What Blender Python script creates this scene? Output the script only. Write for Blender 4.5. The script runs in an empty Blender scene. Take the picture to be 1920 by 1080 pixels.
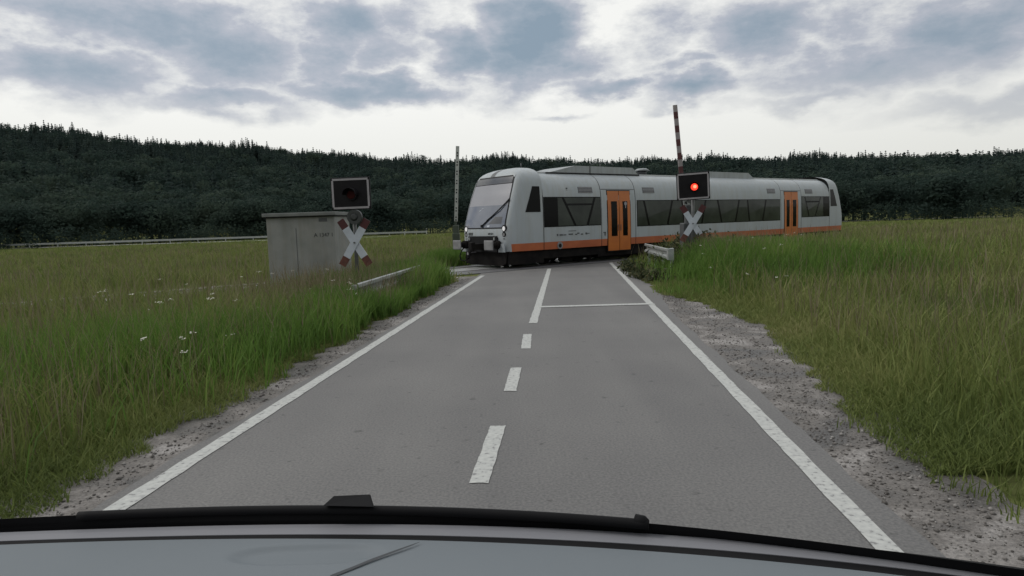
import bpy, bmesh, math, random
import numpy as np
from mathutils import Matrix, Vector
random.seed(7); rng = np.random.default_rng(11)
SC = bpy.context.scene; COL = SC.collection
R = math.radians

# ---------------------------------------------------------------- camera
F_PX, CAM_H, ROLL = 1250.0, 1.65, R(1.8)
_yc = 413 + 105 * math.tan(ROLL)
PITCH = math.atan((540 - _yc) * math.cos(ROLL) / F_PX)
FW = Vector((0, math.cos(PITCH), -math.sin(PITCH))); UP0 = Vector((0, math.sin(PITCH), math.cos(PITCH))); RT0 = Vector((1, 0, 0))
RT = RT0 * math.cos(ROLL) - UP0 * math.sin(ROLL); UPV = RT0 * math.sin(ROLL) + UP0 * math.cos(ROLL)
EYE = Vector((0, 0, CAM_H))
def ray(px, py): return FW * F_PX + RT * (px - 960) - UPV * (py - 540)
def gp(px, py, z=0.0):
    d = ray(px, py); return EYE + d * ((z - CAM_H) / d.z)
def at(px, py, Y):
    d = ray(px, py); return EYE + d * (Y / d.y)
cam = bpy.data.cameras.new('camera'); co = bpy.data.objects.new('camera', cam); COL.objects.link(co)
cam.sensor_width = 36; cam.lens = 36 * F_PX / 1920; cam.clip_start = 0.05; cam.clip_end = 5000
co.matrix_world = Matrix(((RT.x, UPV.x, -FW.x, 0), (RT.y, UPV.y, -FW.y, 0), (RT.z, UPV.z, -FW.z, CAM_H), (0, 0, 0, 1)))
SC.camera = co
SC.view_settings.view_transform = 'Standard'; SC.view_settings.look = 'None'; SC.view_settings.exposure = .12; SC.view_settings.gamma = 1

# ---------------------------------------------------------------- materials
def new_mat(name):
    m = bpy.data.materials.new(name); m.use_nodes = True
    nt = m.node_tree; return m, nt, nt.nodes['Principled BSDF']
def mat(name, c1, c2=None, scale=6.0, rough=0.6, bump=0.0, bscale=None, metal=0.0, coat=0.0, emit=None, es=1.0, spec=0.5, detail=4, dist=0.0, r2=None):
    m, nt, b = new_mat(name)
    b.inputs['Base Color'].default_value = (*c1, 1); b.inputs['Roughness'].default_value = rough
    b.inputs['Metallic'].default_value = metal; b.inputs['Coat Weight'].default_value = coat
    b.inputs['Specular IOR Level'].default_value = spec
    if c2 is not None:
        tc = nt.nodes.new('ShaderNodeTexCoord'); n = nt.nodes.new('ShaderNodeTexNoise')
        n.inputs['Scale'].default_value = scale; n.inputs['Detail'].default_value = detail; n.inputs['Distortion'].default_value = dist
        nt.links.new(tc.outputs['Object'], n.inputs['Vector'])
        r = nt.nodes.new('ShaderNodeValToRGB'); r.color_ramp.elements[0].position = .35; r.color_ramp.elements[1].position = .68
        r.color_ramp.elements[0].color = (*c1, 1); r.color_ramp.elements[1].color = (*c2, 1)
        nt.links.new(n.outputs['Fac'], r.inputs['Fac']); nt.links.new(r.outputs['Color'], b.inputs['Base Color'])
        if r2 is not None:
            mr = nt.nodes.new('ShaderNodeMapRange'); mr.inputs['From Min'].default_value = .35; mr.inputs['From Max'].default_value = .68
            mr.inputs['To Min'].default_value = rough; mr.inputs['To Max'].default_value = r2
            nt.links.new(n.outputs['Fac'], mr.inputs['Value']); nt.links.new(mr.outputs['Result'], b.inputs['Roughness'])
        if bump:
            n2 = nt.nodes.new('ShaderNodeTexNoise'); n2.inputs['Scale'].default_value = bscale or scale * 4; n2.inputs['Detail'].default_value = 6
            nt.links.new(tc.outputs['Object'], n2.inputs['Vector'])
            bp = nt.nodes.new('ShaderNodeBump'); bp.inputs['Strength'].default_value = bump; bp.inputs['Distance'].default_value = .02
            nt.links.new(n2.outputs['Fac'], bp.inputs['Height']); nt.links.new(bp.outputs['Normal'], b.inputs['Normal'])
    if emit:
        b.inputs['Emission Color'].default_value = (*emit, 1); b.inputs['Emission Strength'].default_value = es
    return m
def island_mat(name, stops, rough=0.7, noise=None, trans=0.0, own=.45):
    """per-leaf colour variation, plus broad noise for clumps of different growth"""
    m, nt, b = new_mat(name); b.inputs['Roughness'].default_value = rough; b.inputs['Specular IOR Level'].default_value = .2
    g = nt.nodes.new('ShaderNodeNewGeometry'); r = nt.nodes.new('ShaderNodeValToRGB')
    el = r.color_ramp.elements
    while len(el) < len(stops): el.new(.5)
    for e, (p, c) in zip(el, stops): e.position = p; e.color = (*c, 1)
    src = g.outputs['Random Per Island']
    if noise:
        tc = nt.nodes.new('ShaderNodeTexCoord'); n = nt.nodes.new('ShaderNodeTexNoise'); n.inputs['Scale'].default_value = noise; n.inputs['Detail'].default_value = 3
        nt.links.new(tc.outputs['Object'], n.inputs['Vector'])
        mr = nt.nodes.new('ShaderNodeMapRange'); mr.inputs['From Min'].default_value = .3; mr.inputs['From Max'].default_value = .7
        nt.links.new(n.outputs['Fac'], mr.inputs['Value'])
        mx = nt.nodes.new('ShaderNodeMath'); mx.operation = 'MULTIPLY_ADD'; mx.inputs[1].default_value = own
        m2 = nt.nodes.new('ShaderNodeMath'); m2.operation = 'MULTIPLY'; m2.inputs[1].default_value = 1 - own
        nt.links.new(mr.outputs['Result'], m2.inputs[0]); nt.links.new(src, mx.inputs[0]); nt.links.new(m2.outputs[0], mx.inputs[2]); src = mx.outputs[0]
    nt.links.new(src, r.inputs['Fac']); nt.links.new(r.outputs['Color'], b.inputs['Base Color'])
    if trans:
        t = nt.nodes.new('ShaderNodeBsdfTranslucent'); ms = nt.nodes.new('ShaderNodeMixShader'); ms.inputs[0].default_value = trans
        nt.links.new(r.outputs['Color'], t.inputs['Color']); nt.links.new(b.outputs[0], ms.inputs[1]); nt.links.new(t.outputs[0], ms.inputs[2])
        nt.links.new(ms.outputs[0], nt.nodes['Material Output'].inputs['Surface'])
    return m
M = {}
M['train'] = mat('train_grey_paint', (.345, .383, .41), (.375, .41, .432), 1.3, .5)
M['train_roof'] = mat('train_roof_paint', (.34, .37, .385), (.29, .315, .33), 1.0, .6)
def grime(m, amount):
    nt = m.node_tree; b = nt.nodes['Principled BSDF']; src = b.inputs['Base Color'].links[0].from_socket
    tc = nt.nodes.new('ShaderNodeTexCoord'); mp = nt.nodes.new('ShaderNodeMapping'); mp.inputs['Scale'].default_value = (5, 5, .5); nt.links.new(tc.outputs['Object'], mp.inputs['Vector'])
    n = nt.nodes.new('ShaderNodeTexNoise'); n.inputs['Scale'].default_value = 1.3; n.inputs['Detail'].default_value = 7; nt.links.new(mp.outputs['Vector'], n.inputs['Vector'])
    r = nt.nodes.new('ShaderNodeValToRGB'); r.color_ramp.elements[0].position = .38; r.color_ramp.elements[0].color = (amount, amount * .98, amount * .94, 1); r.color_ramp.elements[1].position = .56
    nt.links.new(n.outputs['Fac'], r.inputs['Fac'])
    x = nt.nodes.new('ShaderNodeMix'); x.data_type = 'RGBA'; x.blend_type = 'MULTIPLY'; x.inputs[0].default_value = 1
    nt.links.new(src, x.inputs[6]); nt.links.new(r.outputs['Color'], x.inputs[7]); nt.links.new(x.outputs[2], b.inputs['Base Color'])
grime(M['train'], .945); grime(M['train_roof'], .90)
M['rim_highlight'] = mat('roof_rim_highlight', (.55, .57, .58), (.48, .5, .51), 3, .5)  # sky highlight along the roof edge, painted as a pale colour
M['orange'] = mat('orange_paint', (.50, .145, .020), (.43, .12, .018), 2.5, .45, coat=.15)
M['stripe'] = mat('orange_stripe_paint', (.42, .115, .04), (.35, .09, .033), 2.5, .45)
M['glass'] = mat('dark_window_glass', (.004, .0045, .005), rough=.12, spec=.10)
M['pane'] = mat('pane_painted_view', (.018, .024, .021), (.040, .050, .042), 1.3, .10, spec=.28)  # greenish view through the car painted into the pane colours
M['screen'] = mat('windscreen_glass', (.095, .115, .16), (.14, .16, .20), 1.4, .05, spec=.8, coat=.3)  # reflected sky put into the blue-grey base colour
M['blind'] = mat('sun_blind', (.25, .255, .285), (.275, .28, .31), 2, .30, spec=.6)
M['display'] = mat('destination_display', (.06, .065, .075), (.085, .09, .1), 3, .12, spec=.7)
M['black'] = mat('black_rubber', (.006, .006, .007), (.010, .010, .012), 5, .6, spec=.2)
M['under'] = mat('underframe_dirt', (.006, .0055, .006), (.014, .012, .011), 4, .85, spec=.15)
M['steel'] = mat('steel', (.20, .20, .21), (.27, .27, .28), 6, .45, metal=.3)
M['galv'] = mat('galvanised_steel', (.30, .32, .32), (.40, .42, .41), 5, .42, metal=.35)
M['dgrey'] = mat('dark_grey_metal', (.055, .06, .065), (.08, .085, .09), 5, .5)
M['lamp'] = mat('lamp_lens', (.75, .75, .78), rough=.1, coat=.6, emit=(1, .97, .95), es=.22)
M['white'] = mat('white_sheet', (.50, .54, .60), (.43, .47, .52), 5, .45)
M['beamwhite'] = mat('white_barrier_paint', (.42, .44, .41), (.33, .35, .33), 6, .5)
M['red'] = mat('red_sheet', (.075, .010, .012), (.05, .009, .010), 6, .5)
M['redtip'] = mat('faded_red_sheet', (.13, .042, .028), (.075, .024, .018), 9, .6)
M['beamred'] = mat('red_barrier_paint', (.085, .02, .022), (.06, .016, .018), 7, .5)
M['beamgrey'] = mat('pale_barrier_paint', (.30, .27, .275), (.24, .22, .225), 7, .5)
M['board'] = mat('black_signal_board', (.006, .0055, .007), (.010, .009, .011), 5, .5, spec=.18)
M['border'] = mat('pale_border_paint', (.34, .32, .34), (.28, .27, .285), 8, .5)
M['redlit'] = mat('lit_red_lens', (.5, .02, .01), rough=.2, emit=(1, .045, .02), es=1.5)
M['redcore'] = mat('lit_red_core', (.5, .02, .01), rough=.2, emit=(1, .22, .12), es=2.2)
M['redoff'] = mat('unlit_red_lens', (.045, .005, .005), rough=.6, spec=.15)
M['post'] = mat('grey_post', (.09, .095, .10), (.13, .135, .13), 6, .5)
M['machine'] = mat('green_grey_machine', (.045, .06, .045), (.06, .078, .055), 4, .6)
M['concrete'] = mat('cabinet_concrete', (.22, .23, .222), (.275, .28, .268), 2.2, .8, bump=.25, bscale=40)
M['bell'] = mat('bell_housing', (.03, .034, .034), (.045, .05, .05), 5, .5)
grime(M['concrete'], .92)
M['roofslab'] = mat('cabinet_roof', (.14, .15, .145), (.2, .21, .2), 3, .8)
M['letter'] = mat('dark_letter_paint', (.03, .033, .035), rough=.7)
M['trunk'] = mat('bark', (.05, .042, .035), (.08, .068, .055), 3, .9)
M['dash'] = mat('grey_dashboard', (.125, .145, .160), (.137, .157, .173), 1.6, .55, spec=.35)
M['dashstrip'] = mat('pale_dashboard_rim', (.175, .178, .195), (.185, .188, .205), 3, .6, spec=.3)
M['dashblack'] = mat('black_wiper_plastic', (.006, .006, .007), (.008, .008, .009), 3, .7, spec=.12)
M['dashseam'] = mat('dashboard_seam', (.03, .035, .04), rough=.6)
M['hoodpaint'] = mat('van_bonnet_paint', (.3, .31, .33), rough=.35, coat=.5)
M['meadowpath'] = mat('pale_farm_road', (.30, .30, .29), (.22, .22, .21), .5, .8)
M['panel'] = mat('crossing_concrete', (.50, .50, .51), (.44, .44, .45), 1, .22, spec=.8)
M['panel2'] = mat('crossing_rubber', (.13, .13, .135), (.10, .10, .105), 3, .5)
M['groove'] = mat('rail_groove', (.01, .01, .01), rough=.9)
M['railsteel'] = mat('rail_steel', (.16, .14, .13), (.25, .24, .23), 8, .35, metal=.6)
M['ballast'] = mat('ballast', (.09, .08, .07), (.22, .20, .18), 14, .95, bump=.8, bscale=30)
M['sleeper'] = mat('sleeper_concrete', (.16, .15, .14), (.22, .21, .2), 6, .9)

def asphalt_mat():
    m, nt, b = new_mat('asphalt'); L = nt.links
    tc = nt.nodes.new('ShaderNodeTexCoord')
    def noise(scale, detail, vec=None):
        n = nt.nodes.new('ShaderNodeTexNoise'); n.inputs['Scale'].default_value = scale; n.inputs['Detail'].default_value = detail
        L.new(vec or tc.outputs['Object'], n.inputs['Vector']); return n.outputs['Fac']
    def ramp(src, a, ca, c, cc):
        r = nt.nodes.new('ShaderNodeValToRGB'); r.color_ramp.elements[0].position = a; r.color_ramp.elements[1].position = c
        r.color_ramp.elements[0].color = (*ca, 1); r.color_ramp.elements[1].color = (*cc, 1); L.new(src, r.inputs['Fac']); return r.outputs['Color']
    def mul(a, c, f=1.0):
        x = nt.nodes.new('ShaderNodeMix'); x.data_type = 'RGBA'; x.blend_type = 'MULTIPLY'; x.inputs[0].default_value = f
        L.new(a, x.inputs[6]); L.new(c, x.inputs[7]); return x.outputs[2]
    mp = nt.nodes.new('ShaderNodeMapping'); mp.inputs['Scale'].default_value = (1.1, .12, 1); L.new(tc.outputs['Object'], mp.inputs['Vector'])
    base = ramp(noise(.55, 4), .3, (.130, .129, .130), .7, (.158, .156, .155))
    base = mul(base, ramp(noise(1.0, 3, mp.outputs['Vector']), .3, (.86, .86, .87), .7, (1.06, 1.06, 1.05)))
    base = mul(base, ramp(noise(55, 6), .36, (.76, .76, .76), .66, (1.15, 1.14, 1.12)))
    base = mul(base, ramp(noise(9, 2), .24, (.60, .60, .60), .34, (1, 1, 1)))
    L.new(base, b.inputs['Base Color']); b.inputs['Roughness'].default_value = .72; b.inputs['Specular IOR Level'].default_value = .35
    bp = nt.nodes.new('ShaderNodeBump'); bp.inputs['Strength'].default_value = .12; bp.inputs['Distance'].default_value = .01
    L.new(noise(90, 4), bp.inputs['Height']); L.new(bp.outputs['Normal'], b.inputs['Normal'])
    return m
M['asphalt'] = asphalt_mat()
def paint_mat():
    m, nt, b = new_mat('worn_road_paint'); L = nt.links
    tc = nt.nodes.new('ShaderNodeTexCoord')
    n = nt.nodes.new('ShaderNodeTexNoise'); n.inputs['Scale'].default_value = 26; n.inputs['Detail'].default_value = 6; L.new(tc.outputs['Object'], n.inputs['Vector'])
    r = nt.nodes.new('ShaderNodeValToRGB'); e = r.color_ramp.elements
    e[0].position = .34; e[0].color = (.18, .18, .18, 1); e[1].position = .41; e[1].color = (.36, .37, .36, 1)
    x = e.new(.7); x.color = (.45, .46, .44, 1)
    L.new(n.outputs['Fac'], r.inputs['Fac']); L.new(r.outputs['Color'], b.inputs['Base Color']); b.inputs['Roughness'].default_value = .6
    return m
M['paint'] = paint_mat()
def ground_mat():
    m, nt, b = new_mat('meadow_soil'); L = nt.links
    tc = nt.nodes.new('ShaderNodeTexCoord')
    n = nt.nodes.new('ShaderNodeTexNoise'); n.inputs['Scale'].default_value = .09; n.inputs['Detail'].default_value = 7; L.new(tc.outputs['Object'], n.inputs['Vector'])
    r = nt.nodes.new('ShaderNodeValToRGB'); e = r.color_ramp.elements
    e[0].position = .35; e[0].color = (.085, .103, .032, 1); e[1].position = .65; e[1].color = (.155, .165, .058, 1)
    n2 = nt.nodes.new('ShaderNodeTexNoise'); n2.inputs['Scale'].default_value = 3.5; n2.inputs['Detail'].default_value = 6; L.new(tc.outputs['Object'], n2.inputs['Vector'])
    r2 = nt.nodes.new('ShaderNodeValToRGB'); r2.color_ramp.elements[0].position = .3; r2.color_ramp.elements[0].color = (.6, .6, .6, 1); r2.color_ramp.elements[1].position = .7
    L.new(n2.outputs['Fac'], r2.inputs['Fac'])
    x = nt.nodes.new('ShaderNodeMix'); x.data_type = 'RGBA'; x.blend_type = 'MULTIPLY'; x.inputs[0].default_value = 1
    L.new(n.outputs['Fac'], r.inputs['Fac']); L.new(r.outputs['Color'], x.inputs[6]); L.new(r2.outputs['Color'], x.inputs[7])
    L.new(x.outputs[2], b.inputs['Base Color']); b.inputs['Roughness'].default_value = .95; b.inputs['Specular IOR Level'].default_value = .1
    return m
M['ground'] = ground_mat()
def gravel_mat():
    m, nt, b = new_mat('wet_gravel'); L = nt.links
    tc = nt.nodes.new('ShaderNodeTexCoord')
    n = nt.nodes.new('ShaderNodeTexNoise'); n.inputs['Scale'].default_value = 1.7; n.inputs['Detail'].default_value = 7; n.inputs['Distortion'].default_value = .8; L.new(tc.outputs['Object'], n.inputs['Vector'])
    r = nt.nodes.new('ShaderNodeValToRGB'); e = r.color_ramp.elements
    e[0].position = .36; e[0].color = (.06, .055, .052, 1); e[1].position = .5; e[1].color = (.15, .138, .128, 1); x = e.new(.66); x.color = (.30, .285, .275, 1)
    n2 = nt.nodes.new('ShaderNodeTexNoise'); n2.inputs['Scale'].default_value = 45; n2.inputs['Detail'].default_value = 4; L.new(tc.outputs['Object'], n2.inputs['Vector'])
    r2 = nt.nodes.new('ShaderNodeValToRGB'); r2.color_ramp.elements[0].position = .35; r2.color_ramp.elements[0].color = (.65, .65, .65, 1); r2.color_ramp.elements[1].position = .6
    L.new(n2.outputs['Fac'], r2.inputs['Fac'])
    mx = nt.nodes.new('ShaderNodeMix'); mx.data_type = 'RGBA'; mx.blend_type = 'MULTIPLY'; mx.inputs[0].default_value = 1
    L.new(n.outputs['Fac'], r.inputs['Fac']); L.new(r.outputs['Color'], mx.inputs[6]); L.new(r2.outputs['Color'], mx.inputs[7]); L.new(mx.outputs[2], b.inputs['Base Color'])
    mr = nt.nodes.new('ShaderNodeMapRange'); mr.inputs['From Min'].default_value = .36; mr.inputs['From Max'].default_value = .55; mr.inputs['To Min'].default_value = .35; mr.inputs['To Max'].default_value = .9
    L.new(n.outputs['Fac'], mr.inputs['Value']); L.new(mr.outputs['Result'], b.inputs['Roughness'])
    bp = nt.nodes.new('ShaderNodeBump'); bp.inputs['Strength'].default_value = .7; bp.inputs['Distance'].default_value = .03
    L.new(n2.outputs['Fac'], bp.inputs['Height']); L.new(bp.outputs['Normal'], b.inputs['Normal'])
    return m
M['gravel'] = gravel_mat()
M['grass'] = island_mat('green_grass', [(0, (.075, .106, .032)), (.45, (.145, .185, .052)), (.8, (.23, .245, .09)), (1, (.30, .275, .145))], noise=.35, trans=.3)
M['lush'] = island_mat('lush_grass', [(0, (.060, .118, .025)), (.6, (.118, .21, .040)), (1, (.20, .265, .068))], noise=.6, trans=.3)
M['dry'] = island_mat('dry_grass', [(0, (.12, .105, .06)), (.5, (.19, .16, .10)), (1, (.25, .22, .15))], trans=.25)
M['weed'] = island_mat('weeds', [(0, (.030, .040, .018)), (.6, (.058, .070, .032)), (1, (.13, .12, .06))], trans=.25)
M['petal'] = island_mat('pale_petals', [(0, (.45, .45, .38)), (1, (.62, .62, .55))], rough=.8)
M['conifer'] = island_mat('conifer_needles', [(0, (.021, .036, .034)), (.5, (.031, .050, .046)), (1, (.050, .072, .060))], rough=1, noise=.05, own=.12, trans=.45)  # teal lift of distant haze put into the needle colours
M['broad'] = island_mat('broadleaf_foliage', [(0, (.020, .035, .031)), (.5, (.034, .054, .045)), (1, (.060, .084, .060))], rough=1, noise=.06, own=.12, trans=.45)  # haze lift painted into the leaf colours as well

# ---------------------------------------------------------------- mesh helpers
def link(name, me, m=None, parent=None):
    o = bpy.data.objects.new(name, me); COL.objects.link(o)
    if m is not None:
        for k in (m if isinstance(m, (list, tuple)) else [m]): me.materials.append(k)
    if parent is not None: o.parent = parent
    return o
def pmesh(name, verts, faces, m, parent=None, smooth=False, idx=None):
    me = bpy.data.meshes.new(name); me.from_pydata([tuple(v) for v in verts], [], faces); me.validate(); me.update()
    if smooth: me.polygons.foreach_set('use_smooth', [True] * len(me.polygons))
    if idx is not None: me.polygons.foreach_set('material_index', idx)
    return link(name, me, m, parent)
def empty(name, loc, rz=0.0):
    o = bpy.data.objects.new(name, None); COL.objects.link(o); o.location = loc; o.rotation_euler = (0, 0, rz); o.empty_display_size = .2; return o
def tag(o, label=None, cat=None, group=None, kind=None):
    if label: o['label'] = label
    if cat: o['category'] = cat
    if group: o['group'] = group
    if kind: o['kind'] = kind
    return o
def sweep(bm, pts, radii, n=10):
    pts = [Vector(p) for p in pts]; rows = []
    for i, p in enumerate(pts):
        d = (pts[min(i + 1, len(pts) - 1)] - pts[max(i - 1, 0)]).normalized(); u = d.cross(Vector((0, 0, 1)))
        u = u.normalized() if u.length > 1e-4 else Vector((1, 0, 0)); v = u.cross(d)
        rows.append([bm.verts.new(p + (u * math.cos(2 * math.pi * k / n) + v * math.sin(2 * math.pi * k / n)) * radii[i]) for k in range(n)])
    for a, b in zip(rows[:-1], rows[1:]):
        for k in range(n): bm.faces.new((a[k], a[(k + 1) % n], b[(k + 1) % n], b[k])).smooth = True
    bm.faces.new(rows[0][::-1]); bm.faces.new(rows[-1])
class MB:
    def __init__(s): s.bm = bmesh.new(); s.mi = 0
    def _m(s, faces):
        for f in faces: f.material_index = s.mi
    def box(s, c, size, rot=None, bevel=0.0):
        r = bmesh.ops.create_cube(s.bm, size=1.0); vs = r['verts']
        mtx = Matrix.Translation(c) @ (rot.to_4x4() if rot is not None else Matrix.Identity(4)) @ Matrix.Diagonal((*size, 1))
        bmesh.ops.transform(s.bm, matrix=mtx, verts=vs)
        fs = {f for v in vs for f in v.link_faces}; s._m(fs)
        if bevel:
            es = list({e for v in vs for e in v.link_edges})
            r = bmesh.ops.bevel(s.bm, geom=es, offset=bevel, segments=2, affect='EDGES', profile=.6); s._m(r['faces'])
        return s
    def cyl(s, a, b, r1, r2=None, n=16, caps=True):
        a = Vector(a); b = Vector(b); d = b - a
        r = bmesh.ops.create_cone(s.bm, cap_ends=caps, segments=n, radius1=r1, radius2=r1 if r2 is None else r2, depth=d.length)
        q = Vector((0, 0, 1)).rotation_difference(d)
        bmesh.ops.transform(s.bm, matrix=Matrix.Translation((a + b) / 2) @ q.to_matrix().to_4x4(), verts=r['verts'])
        fs = {f for v in r['verts'] for f in v.link_faces}; s._m(fs)
        for f in fs: f.smooth = len(f.verts) == 4
        return s
    def tube(s, pts, r, n=8):
        for a, b in zip(pts[:-1], pts[1:]): s.cyl(a, b, r, n=n)
        return s
    def prism(s, poly, z0, z1, axis='z'):
        """extrude a 2-D polygon; axis names the extrusion axis, poly gives the two others in order"""
        def P(u, v, w): return {'z': (u, v, w), 'y': (u, w, v), 'x': (w, u, v)}[axis]
        a = [s.bm.verts.new(P(u, v, z0)) for u, v in poly]; b = [s.bm.verts.new(P(u, v, z1)) for u, v in poly]
        fs = [s.bm.faces.new(a), s.bm.faces.new(b)]
        for i in range(len(poly)):
            j = (i + 1) % len(poly); fs.append(s.bm.faces.new((a[i], a[j], b[j], b[i])))
        s._m(fs); return s
    def build(s, name, m, parent=None, recalc=True):
        if recalc: bmesh.ops.recalc_face_normals(s.bm, faces=s.bm.faces)
        me = bpy.data.meshes.new(name); s.bm.to_mesh(me); s.bm.free(); return link(name, me, m, parent)
def npmesh(name, V, Fq, m, parent=None, smooth=False):
    """V (n,3), Fq (k,4) or (k,3)"""
    me = bpy.data.meshes.new(name); k = Fq.shape[1]
    me.vertices.add(len(V)); me.vertices.foreach_set('co', V.astype(np.float32).ravel())
    me.loops.add(Fq.size); me.loops.foreach_set('vertex_index', Fq.astype(np.int32).ravel())
    me.polygons.add(len(Fq)); me.polygons.foreach_set('loop_start', np.arange(0, Fq.size, k, dtype=np.int32))
    me.update(calc_edges=True)
    if smooth: me.polygons.foreach_set('use_smooth', [True] * len(Fq))
    return link(name, me, m, parent)
def text_mesh(name, body, size, m, parent, mtx, depth=.003, bold=False):
    cu = bpy.data.curves.new(name, 'FONT'); cu.body = body; cu.size = size; cu.extrude = depth; cu.align_x = 'CENTER'; cu.align_y = 'CENTER'
    if bold: cu.offset = size * .018
    tmp = bpy.data.objects.new('tmp_text', cu); COL.objects.link(tmp)
    dg = bpy.context.evaluated_depsgraph_get(); me = bpy.data.meshes.new_from_object(tmp.evaluated_get(dg))
    bpy.data.objects.remove(tmp); me.name = name; me.transform(mtx); me.materials.clear()
    return link(name, me, m, parent)
def sstep(a, b, x):
    t = np.clip((x - a) / (b - a), 0, 1); return t * t * (3 - 2 * t)

# ---------------------------------------------------------------- road lines of the place
def Lx(y): return -2.15 + .0895 * (y - 7.04)          # left edge line
def Rx(y): return 2.17 + .0889 * (y - 7.32)           # right edge line
def Cx(y): return -.615 + .0848 * y                   # centre line
TH = R(37.9); D = Vector((math.cos(TH), math.sin(TH), 0)); N = Vector((-math.sin(TH), math.cos(TH), 0))
NEAR = Vector((-.08, 23.28, 0)); TO = NEAR + N * 1.455     # train origin: track centre under the nose
def track_y(x): return TO.y + (x - TO.x) * math.tan(TH)

# ---------------------------------------------------------------- terrain
AZ_PX = np.array([-600, 0, 300, 591, 640, 700, 760, 850, 900, 950, 1000, 1060, 1130, 1200, 1280, 1329, 1600, 1920, 2500])
RIDGE = np.array([225, 245, 275, 292, 296, 305, 308, 304, 301, 303, 308, 309, 306, 309, 308, 302, 300, 296, 290])
_az, _el = [], []
for px, py in zip(AZ_PX, RIDGE):
    d = ray(px, py); _az.append(math.atan2(d.x, d.y)); _el.append(d.z / math.hypot(d.x, d.y))
D0, D1 = 122.0, 640.0
def hill(x, y):
    az = np.arctan2(x, np.maximum(y, 1e-3)); d = np.hypot(x, y)
    H = np.interp(az, _az, _el) * D1 + CAM_H - 12.6
    H = np.where(y > 0, H, 0)
    lump = 2.6 * np.sin(az * 31 + d * .013) + 2.0 * np.sin(az * 57 + 1.3 - d * .021) + 1.2 * np.sin(az * 131 + d * .05)
    t = sstep(D0 - 8, D1, d)
    return t * (H + lump * np.clip(d / D1, 0, 1))
def bank(x, y):
    off = x - (2.17 + .0889 * (y - 7.32))
    r = .42 * sstep(1.0, 2.4, off) * sstep(13.5, 17.5, y)
    yt = TO.y + (x - TO.x) * math.tan(TH)
    r = r * (1 - sstep(-5.5, -3.2, y - yt))
    offl = (-2.15 + .0895 * (y - 7.04)) - x
    l = .12 * sstep(.8, 2.5, offl) * (1 - sstep(-5.0, -3.0, y - yt)) * sstep(2, 6, y)
    return r + l
def terrain(x, y): return hill(x, y) + bank(x, y) - .014
def axis_pts(lo, hi, n, k):
    t = np.linspace(-1, 1, n); s = np.sinh(t * k) / math.sinh(k); return np.where(s < 0, -s * lo, s * hi)
gx = axis_pts(-900, 900, 240, 6.5) + 1; gy = np.concatenate([np.linspace(-120, 0, 14)[:-1], np.linspace(0, 32, 80)[:-1], 32 + (np.linspace(0, 1, 110) ** 2.2) * 900])
X, Y = np.meshgrid(gx, gy); Z = terrain(X, Y)
nx, ny = len(gx), len(gy); ii = np.arange(nx * ny).reshape(ny, nx)
npmesh('ground', np.stack([X, Y, Z], -1).reshape(-1, 3), np.stack([ii[:-1, :-1], ii[:-1, 1:], ii[1:, 1:], ii[1:, :-1]], -1).reshape(-1, 4), M['ground'], smooth=True)['kind'] = 'structure'

def LAY(y):
    y = np.asarray(y, float); return (.88 + .16 * np.sin(y * .8)) * (1 - sstep(12.0, 14.9, y)) * (.55 + .45 * sstep(3, 8, y))
def sheet(name, left, right, z, m, ys):
    V = []; Fs = []
    for y in ys: V += [(left(y), y, z), (right(y), y, z)]
    for i in range(len(ys) - 1): Fs.append((2 * i, 2 * i + 1, 2 * i + 3, 2 * i + 2))
    return pmesh(name, V, Fs, m)
def jag(y, a, s): return a * (math.sin(y * 3.1 * s + s) + .6 * math.sin(y * 7.7 * s + 2) + .4 * math.sin(y * 17 * s))
ysr = list(np.arange(-6, 110, .25))
def road_r(y): return Rx(y) + .42 - .20 * (1 - float(sstep(11, 15, y))) + jag(y, .015, 1.3)
def road_l(y): return Lx(y) - .16 + jag(y, .02, 1.1)
sheet('road', road_l, road_r, 0.0, M['asphalt'], ysr)['kind'] = 'structure'
ysg = list(np.arange(-6, 26, .15))
sheet('gravel_shoulder', lambda y: Lx(y) - .78 - .12 * float(sstep(0, 20, y)) - .9 * float(sstep(18.3, 20.5, y)) + jag(y, .07, .9), lambda y: Lx(y) - .10, -.006, M['gravel'], list(np.arange(-6, 20.9, .15)))['kind'] = 'structure'
def lay_edge(y): return Rx(y) + .40 + float(LAY(y)) - .22 * float(1 - sstep(12, 14.9, y)) + jag(y, .07, .8)
sheet('gravel_layby', lambda y: Rx(y) + .1, lambda y: lay_edge(y) + .30, -.005, M['gravel'], list(np.arange(-6, 23.0, .15)))['kind'] = 'structure'

# painted markings: one thing per stripe
def stripe(name, label, cat, pa, pb, wa, wb, group=None, rag=.006, z=.005, step=.18):
    a = Vector(pa); b = Vector(pb); d = (b - a); n = max(3, int(d.length / step)); d.normalize(); s = Vector((-d.y, d.x))
    V = []; Fs = []
    for i in range(n + 1):
        t = i / n; p = a + (b - a) * t; w = (wa + (wb - wa) * t) / 2
        e0 = random.uniform(-rag, rag); e1 = random.uniform(-rag, rag); ee = random.uniform(-2 * rag, 2 * rag) if i in (0, n) else 0
        V += [(*(p + s * (w + e0) + d * ee), z), (*(p + s * e0 * .3 + d * (random.uniform(-2 * rag, 2 * rag) if i in (0, n) else 0)), z), (*(p - s * (w + e1) - d * ee), z)]
    for i in range(n):
        k = 3 * i; Fs += [(k, k + 1, k + 4, k + 3), (k + 1, k + 2, k + 5, k + 4)]
    o = pmesh(name, V, Fs, M['paint']); tag(o, label, cat, group); return o
ten = track_y(0)
stripe('edge_line', 'white edge line along the left verge of the road', 'road marking', (Lx(-4), -4), (Lx(20.9), 20.9), .135, .135)
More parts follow.
